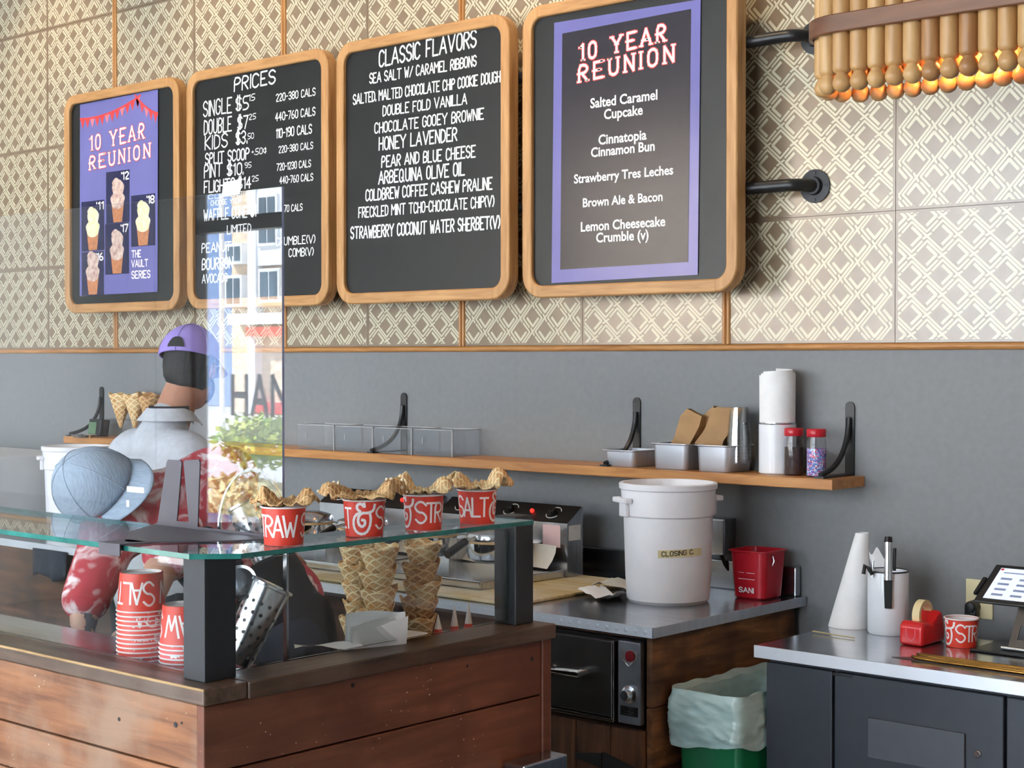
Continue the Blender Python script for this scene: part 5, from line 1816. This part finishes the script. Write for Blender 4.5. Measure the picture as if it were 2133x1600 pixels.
BAG = M('bag_film', (188, 216, 214), .3, var=.12, scale=14, alpha=.86, stretch=(1, 1, 3), bump=.6, spec=.7)
bgm = Mb(); rings = []
rnd = random.Random(12)
for j in range(40):
    if j < 12:
        u = j / 11
        k, z = .98, .30 + .465 * u
        q = .10 * (.90 + .08 * u); qy = .226 * (.9 + .08 * u)
    else:
        u = (j - 12) / 27
        q = .1205 + .004 * math.sin(u * 3); qy = .254 + .010 * math.sin(u * 3)
        z = .775 - .155 * u
    ring = []
    base = resample(rrect(-q, q, -qy, qy, .025, 6), 132)
    for i, p in enumerate(base):
        nz = mnoise.noise(Vector((p[0] * 9, p[1] * 9, z * 14)))
        wv = z * 40 + p[0] * 22 - p[1] * 16
        nb = abs(mnoise.noise(Vector((p[0] * 14 + wv * .12, p[1] * 14, wv * .8)))) + .6 * abs(mnoise.noise(Vector((p[0] * 34, p[1] * 30 + wv * .1, wv * 1.7))))
        off = (.008 * nz + .011 * nb) * min(1, (j - 11) / 5) if j >= 12 else .006 * nz - .004
        zz = z + (.012 * mnoise.noise(Vector((p[0] * 12, p[1] * 12, 3))) if 9 < j < 15 else 0) + (.025 * mnoise.noise(Vector((p[0] * 10, p[1] * 10, 9))) if j > 33 else 0)
        L = math.hypot(*p)
        ring.append((p[0] * (1 + off / L) + 0, p[1] * (1 + off / L), zz))
    rings.append(ring)
m = len(rings[0])
bgm.add([p for r_ in rings for p in r_], [(j * m + i, j * m + (i + 1) % m, (j + 1) * m + (i + 1) % m, (j + 1) * m + i) for j in range(len(rings) - 1) for i in range(m)])
bg_o = bgm.obj('bin_bag', BAG, None, 60)
bg_o.location = (-2.612, 4.0, -.018)
tag(bg_o, 'pale translucent bag folded over the green bin rim', 'bin bag')


# ------------------------------------------------------------------ people
def remesh(name, mb, mat, parent, voxel=.009, smooth=8, mats=None):
    """fuse overlapping limbs into one continuous surface"""
    tmp = bpy.data.objects.new('tmp', mb.mesh('tmp', [mat]))
    COL.objects.link(tmp)
    r = tmp.modifiers.new('r', 'REMESH'); r.mode = 'VOXEL'; r.voxel_size = voxel
    s = tmp.modifiers.new('s', 'SMOOTH'); s.iterations = smooth; s.factor = .5
    dg = bpy.context.evaluated_depsgraph_get()
    me = bpy.data.meshes.new_from_object(tmp.evaluated_get(dg))
    old = tmp.data
    bpy.data.objects.remove(tmp); bpy.data.meshes.remove(old)
    me.materials.clear()
    for m_ in (mats or [mat]):
        me.materials.append(m_)
    me.shade_smooth()
    o = bpy.data.objects.new(name, me)
    COL.objects.link(o)
    o.parent = parent
    return o


def hand(mb, wrist, direction, palm_n, s=1.0, curl=.5, side=1):
    """palm, four unequal curled fingers and a thumb off the palm edge"""
    d = Vector(direction).normalized()
    n = Vector(palm_n); n = (n - d * n.dot(d)).normalized()
    x = d.cross(n) * side
    w_ = Vector(wrist)
    for k in (-1, 0, 1):
        mb.cap(w_ + x * k * .016 * s, .016 * s, w_ + d * .075 * s + x * k * .022 * s, .0135 * s, 10)
    for k, L in enumerate((.068, .076, .071, .056)):
        b = w_ + d * .080 * s + x * (.030 - k * .0205) * s
        d1 = (d + n * curl * .6).normalized()
        d2 = (d + n * curl * 1.6).normalized()
        m1 = b + d1 * L * .5 * s
        mb.cap(b, .0088 * s, m1, .0082 * s, 8)
        mb.cap(m1, .0082 * s, m1 + d2 * L * .5 * s, .007 * s, 8)
    tb_ = w_ + d * .025 * s + x * .028 * s
    t1 = tb_ + (d * .7 + x * .7 + n * .3).normalized() * .04 * s
    mb.cap(tb_, .012 * s, t1, .010 * s, 8)
    mb.cap(t1, .010 * s, t1 + (d * .9 + x * .2 + n * .5).normalized() * .032 * s, .008 * s, 8)


def head_shapes(mb, T):
    R3 = T.to_3x3()

    def b(c, r):
        mb.ball(T @ Vector(c), r, 20, 14, R3)
    b((0, 0, .02), (.076, .096, .105))
    b((0, .03, -.045), (.062, .068, .075))
    b((0, .055, -.085), (.036, .034, .028))
    b((0, .098, -.012), (.013, .018, .018))
    b((0, .09, .012), (.010, .014, .026))
    b((0, .078, -.052), (.026, .018, .009))
    for s in (-1, 1):
        b((s * .033, .080, .018), (.016, .012, .010))
        b((s * .078, .0, .0), (.008, .020, .032))


def eyes(T, par):
    for s in (-1, 1):
        Mb().ball(T @ Vector((s * .033, .0865, .018)), (.009, .006, .006), 12, 8, T.to_3x3()).obj('eye', bpy.data.materials['eye_dark'], par, 60)


def ball_part(T, c, r, keep, n=40, m=28):
    """piece of an ellipsoid in head space"""
    mb = Mb(); tmp = Mb().ball((0, 0, 0), r, n, m)
    idx = {}
    for f in tmp.f:
        vs = [Vector(tmp.v[i]) for i in f]
        cen = sum(vs, Vector()) / len(vs)
        if keep(cen):
            mb.add([T @ (v + Vector(c)) for v in vs], [tuple(range(len(vs)))])
    return mb


def cap_hat(T, par, m, dark, opening=True, puff=1.0):
    cp_ = ball_part(T, (0, -.004, .035), (.093 * puff, .112 * puff, .108 * puff), lambda c: c.z > -.006)
    o = cp_.obj('cap', m, par, 60, weld=True)
    so_ = o.modifiers.new('thickness', 'SOLIDIFY'); so_.thickness = .004
    br = Mb(); vs = []
    for j in range(7):
        for i in range(15):
            a = -1.15 + 2.3 * i / 14
            rr = 1 + .86 * j / 6 * math.cos(a * .85)
            vs.append(T @ Vector((.092 * puff * math.sin(a) * (1 + .02 * j), -.004 + .110 * puff * math.cos(a) * rr, .033 - .018 * (math.sin(a) ** 2) * (j / 6) - .006 * j / 6)))
    br.add(vs, [(j * 15 + i, j * 15 + i + 1, (j + 1) * 15 + i + 1, (j + 1) * 15 + i) for j in range(6) for i in range(14)])
    b_ = br.obj('brim', m, o, 60)
    so_ = b_.modifiers.new('thickness', 'SOLIDIFY'); so_.thickness = .004
    Mb().ball(T @ Vector((0, -.004, .035 + .108 * puff)), .007, 12, 8).obj('button', m, o, 60)
    sm_ = Mb()
    for k in range(6):
        a = PI / 6 + PI / 3 * k
        sm_.tube([T @ Vector((.0938 * puff * math.sin(t) * math.cos(a), -.004 + .1128 * puff * math.sin(t) * math.sin(a), .035 + .1088 * puff * math.cos(t))) for t in [.06 + (PI / 2 - .06) * q / 10 for q in range(11)]], .0016, 6)
    sm_.obj('seam', m, o, 60)
    if opening:
        q = ball_part(T, (0, -.004, .035), (.0965, .1155, .1115), lambda c: c.y < 0 and c.z > .012 and (c.x / .027) ** 2 + ((c.z - .010) / .036) ** 2 < 1, 220, 150)
        q.obj('strap_opening', dark, o)
    return o


M('eye_dark', (30, 24, 22), .2)
SKIN1 = M('skin_tan', (186, 132, 104), .55, var=.06, scale=30, sss=.1)
SKIN2 = M('skin_warm', (196, 150, 128), .55, var=.06, scale=30, sss=.1)
HAIR = M('dark_hair', (24, 21, 22), .7, var=.15, scale=60)
GREYS = M('grey_polo', (196, 199, 204), .9, var=.07, scale=60)
LAV = M('lavender_cap', (164, 142, 216), .8, var=.05)
BLACKC = M('black_cloth', (22, 23, 28), .85, var=.25, scale=12)
NAVYC = M('navy_cloth', (30, 36, 50), .85, var=.2, scale=12)
TIE = tiedye('red_tie_dye', (186, 64, 74), (236, 218, 220), 15)
DENIM = M('denim_cap', (162, 178, 194), .9, var=.10, scale=40, stretch=(1, 6, 1), bump=.5)
INK = M('tattoo_ink', (84, 78, 86), .6, var=.2)

# person one: grey polo, purple cap, back towards the room
m1 = tag(thing('person', '', 'person', (-4.075, 2.965, 0)), 'person in a purple cap, grey polo shirt and dark mask, turned towards the back wall', 'person')
HT1 = Matrix.Translation((0.0, .105, 1.665)) @ Matrix.Rotation(math.radians(28), 4, 'Z') @ Matrix.Rotation(math.radians(-14), 4, 'X')
bd1 = Mb()
head_shapes(bd1, HT1)
bd1.cap((0, .01, 1.46), .064, (.0, .075, 1.60), .056)
bd1.cap((-.14, 0, 1.415), .062, (.14, 0, 1.415), .062)
bd1.cap((0, .01, 1.30), .135, (0, .0, 1.05), .125)
for s in (-1, 1):
    bd1.cap((s * .07, .01, 1.34), .10, (s * .06, 0, 1.0), .10)
    bd1.cap((s * .16, 0, 1.40), .055, (s * .218, .10, 1.15), .043)
    bd1.cap((s * .218, .10, 1.15), .042, (s * .15, .34, 1.08), .029)
    hand(bd1, (s * .15, .34, 1.08), (-s * .25, 1, -.1), (-s * .6, 0, -1), 1, .6, -s)
    bd1.cap((s * .09, 0, .95), .095, (s * .10, .02, .50), .060)
    bd1.cap((s * .10, .02, .50), .058, (s * .105, -.03, .09), .040)
    bd1.cap((s * .105, -.03, .05), .040, (s * .115, .13, .035), .034)
remesh('body', bd1, SKIN1, m1, .007)
eyes(HT1, m1)
s1 = Mb()
s1.cap((-.125, -.005, 1.41), .078, (.125, -.005, 1.41), .078)
s1.cap((0, -.01, 1.44), .085, (0, .02, 1.505), .068)
s1.cap((0, .0, 1.31), .155, (0, 0, .98), .145)
for s in (-1, 1):
    s1.cap((s * .075, -.005, 1.34), .112, (s * .075, 0, .95), .112)
    s1.cap((s * .162, -.005, 1.398), .072, (s * .215, .09, 1.19), .068)
sh1 = remesh('polo_shirt', s1, GREYS, m1, .009, 10)
cl = Mb(); vs = []
for j, (r_, z_, f_) in enumerate(((.072, 1.515, 0), (.066, 1.548, 0), (.070, 1.550, 0), (.100, 1.512, 0))):
    for i in range(33):
        a = PI / 2 + .35 + (2 * PI - .7) * i / 32
        vs.append((r_ * 1.02 * math.cos(a), .03 + r_ * 1.0 * math.sin(a), z_ - .02 * max(0, math.sin(a))))
cl.add(vs, [(j * 33 + i, j * 33 + i + 1, (j + 1) * 33 + i + 1, (j + 1) * 33 + i) for j in range(3) for i in range(32)])
cl.obj('collar', GREYS, sh1, 60)
cb_ = Mb().lathe([(.0655, 1.535), (.064, 1.556)], 32, (0, .03, 0)).obj('dark_neckband', BLACKC, sh1, 60)
t1 = Mb()
for s in (-1, 1):
    t1.cap((s * .085, 0, .96), .115, (s * .10, .02, .50), .082)
    t1.cap((s * .10, .02, .50), .08, (s * .105, -.03, .12), .07)
remesh('trousers', t1, BLACKC, m1, .012)
ball_part(HT1, (0, 0, .02), (.0805, .1005, .1085), lambda c: c.y < .012 - .25 * c.z and -.085 < c.z < .04).obj('hair', HAIR, m1, 60)
ball_part(HT1, (0, .022, -.045), (.069, .092, .066), lambda c: c.y > .012 and c.z < .045).obj('face_mask', BLACKC, m1, 60)
mk = Mb()
for s in (-1, 1):
    mk.tube([HT1 @ Vector(p) for p in ((s * .064, .035, -.02), (s * .080, .004, .01), (s * .083, -.012, .02), (s * .080, -.012, -.02), (s * .064, .03, -.065))], .0018, 6)
mk.obj('mask_loop', BLACKC, m1, 60)
for s in (-1, 1):
    Mb().cap((s * .105, -.045, .04), .045, (s * .115, .14, .034), .038).obj('shoe', BLACKC, m1, 60)
cap_hat(HT1, m1, LAV, HAIR, True, 1.0)

# person two: bending over the case, striped denim cap and red tie-dye shirt
P2 = Vector((-3.55, 3.02, 0))
m2 = tag(thing('person', '', 'person', tuple(P2)), 'person in denim cap, red tie-dye shirt and black apron bending over the glass case', 'person')


def w2(x, y, z):
    return Vector((x, y, z)) - P2


Rv, Uv, Fv = Vector((.747, .665, 0)), Vector((-.01, .012, 1)).normalized(), Vector((-.665, .747, -.0155)).normalized()
HEAD2 = w2(-3.703, 2.522, 1.330)
upv = (-.59 * Rv + .56 * Uv - .55 * Fv).normalized()
fwd = (.74 * Rv - .02 * Uv - .66 * Fv)
fwd = (fwd - upv * fwd.dot(upv)).normalized()
rgt = fwd.cross(upv)
HT2 = Matrix(((rgt.x, fwd.x, upv.x, HEAD2.x), (rgt.y, fwd.y, upv.y, HEAD2.y), (rgt.z, fwd.z, upv.z, HEAD2.z), (0, 0, 0, 1)))
NECK = w2(-3.69, 2.62, 1.325); CHEST = w2(-3.612, 2.737, 1.280); MID = w2(-3.608, 2.81, 1.205); WAIST = w2(-3.600, 2.885, 1.102); HIP = w2(-3.555, 2.993, .945)
RSH = w2(-3.66, 2.50, 1.235); REL = w2(-3.655, 2.415, 1.065); RWR = w2(-3.62, 2.38, .975)
LSH = w2(-3.615, 2.80, 1.365); LEL = w2(-3.50, 2.54, 1.145); LWR = w2(-3.45, 2.45, 1.03)
bd2 = Mb()
head_shapes(bd2, HT2)
bd2.cap(NECK, .062, HEAD2 + Vector((.02, .03, -.01)), .058)
bd2.cap(RSH, .07, LSH, .07)
bd2.cap(NECK, .07, CHEST, .12)
bd2.cap(CHEST, .12, WAIST, .115)
bd2.cap(WAIST, .115, HIP, .125)
for sh_, el_, wr_ in ((RSH, REL, RWR), (LSH, LEL, LWR)):
    bd2.cap(sh_, .058, el_, .045)
    bd2.cap(el_, .045, wr_, .030)
    hand(bd2, wr_, wr_ - el_ + Vector((0, -.02, -.03)), (-.5, .5, 0), 1, .5, 1 if sh_ is RSH else -1)
for s in (-1, 1):
    hp = HIP + Vector((s * .09 * .8, -s * .03, -.05)); kn_ = Vector((s * .10, .02, .50)); an_ = Vector((s * .11, .05, .09))
    bd2.cap(hp, .10, kn_, .062)
    bd2.cap(kn_, .06, an_, .042)
    bd2.cap(an_ - Vector((0, 0, .045)), .04, an_ + Vector((.02, -.15, -.055)), .034)
b2o = remesh('body', bd2, SKIN2, m2, .007, 8, [SKIN2, INK])
for p in b2o.data.polygons:
    c = p.center
    nearfore = min((c - (REL * (1 - t) + RWR * t)).length for t in (-.2, 0, .25, .5, .75, .95)) < .06
    if nearfore and mnoise.noise(Vector(c) * 26) > .08:
        p.material_index = 1
eyes(HT2, m2)
s2 = Mb()
s2.cap(RSH, .088, LSH, .092)
s2.cap(NECK + Vector((.03, .03, -.01)), .085, CHEST, .14)
s2.cap(CHEST, .138, MID, .132)
s2.cap(MID, .132, WAIST, .122)
s2.cap(WAIST, .122, HIP + Vector((0, 0, .06)), .130)
s2.cap(LSH + Vector((.02, .03, .0)), .095, MID, .11)
s2.cap(RSH, .078, RSH.lerp(REL, .98), .066)
s2.cap(LSH, .085, LSH.lerp(LEL, .85), .072)
remesh('tie_dye_shirt', s2, TIE, m2, .009, 10)
t2 = Mb()
for s in (-1, 1):
    hp = HIP + Vector((s * .09 * .8, -s * .03, -.05)); kn_ = Vector((s * .10, .02, .50)); an_ = Vector((s * .11, .05, .12))
    t2.cap(hp, .118, kn_, .085); t2.cap(kn_, .083, an_, .07)
remesh('trousers', t2, NAVYC, m2, .012)
a2 = Mb()
a2.cap(WAIST + Vector((.035, .025, .01)), .118, HIP + Vector((.02, 0, -.02)), .150)
a2.cap(HIP + Vector((.02, 0, -.02)), .150, HIP + Vector((.03, -.02, -.45)), .172)
remesh('apron', a2, BLACKC, m2, .010, 12)
bb = Mb()
bb.cap(CHEST + Vector((.075, -.075, -.085)), .085, MID + Vector((.06, -.06, -.09)), .09)
remesh('apron_bib', bb, NAVYC, m2, .010, 10)
Mb().tube([NECK + Vector((.03, -.06, -.05)), NECK + Vector((.075, .03, .045)), NECK + Vector((.03, .10, .06))], .010, 8).obj('apron_strap', BLACKC, m2, 60)
for s in (-1, 1):
    an_ = Vector((s * .11, .05, .045))
    Mb().cap(an_ + Vector((-.005, .02, 0)), .045, an_ + Vector((.02, -.16, -.008)), .037).obj('shoe', BLACKC, m2, 60)
ball_part(HT2, (0, 0, .02), (.0805, .1005, .1085), lambda c: c.y < .012 - .25 * c.z and -.07 < c.z < .04).obj('hair', HAIR, m2, 60)
c2 = cap_hat(HT2, m2, DENIM, HAIR, False, 1.18)

# dark cloth hanging on the cabinet front beyond the case
cl = Mb(); vs = []
for j in range(6):
    for i in range(13):
        vs.append((-5.93 + .25 * i / 12, 3.667 + .008 * math.sin(i * 1.4) * (j / 5), .915 - .115 * j / 5 + .012 * math.sin(i * .6) * (j == 5)))
cl.add(vs, [(j * 13 + i, j * 13 + i + 1, (j + 1) * 13 + i + 1, (j + 1) * 13 + i) for j in range(5) for i in range(12)])
o = cl.obj('cloth', NAVYC, None, 60)
sm = o.modifiers.new('thickness', 'SOLIDIFY'); sm.thickness = .004
tag(o, 'dark blue cloth hanging on the timber cabinet beyond the glass case', 'cloth')
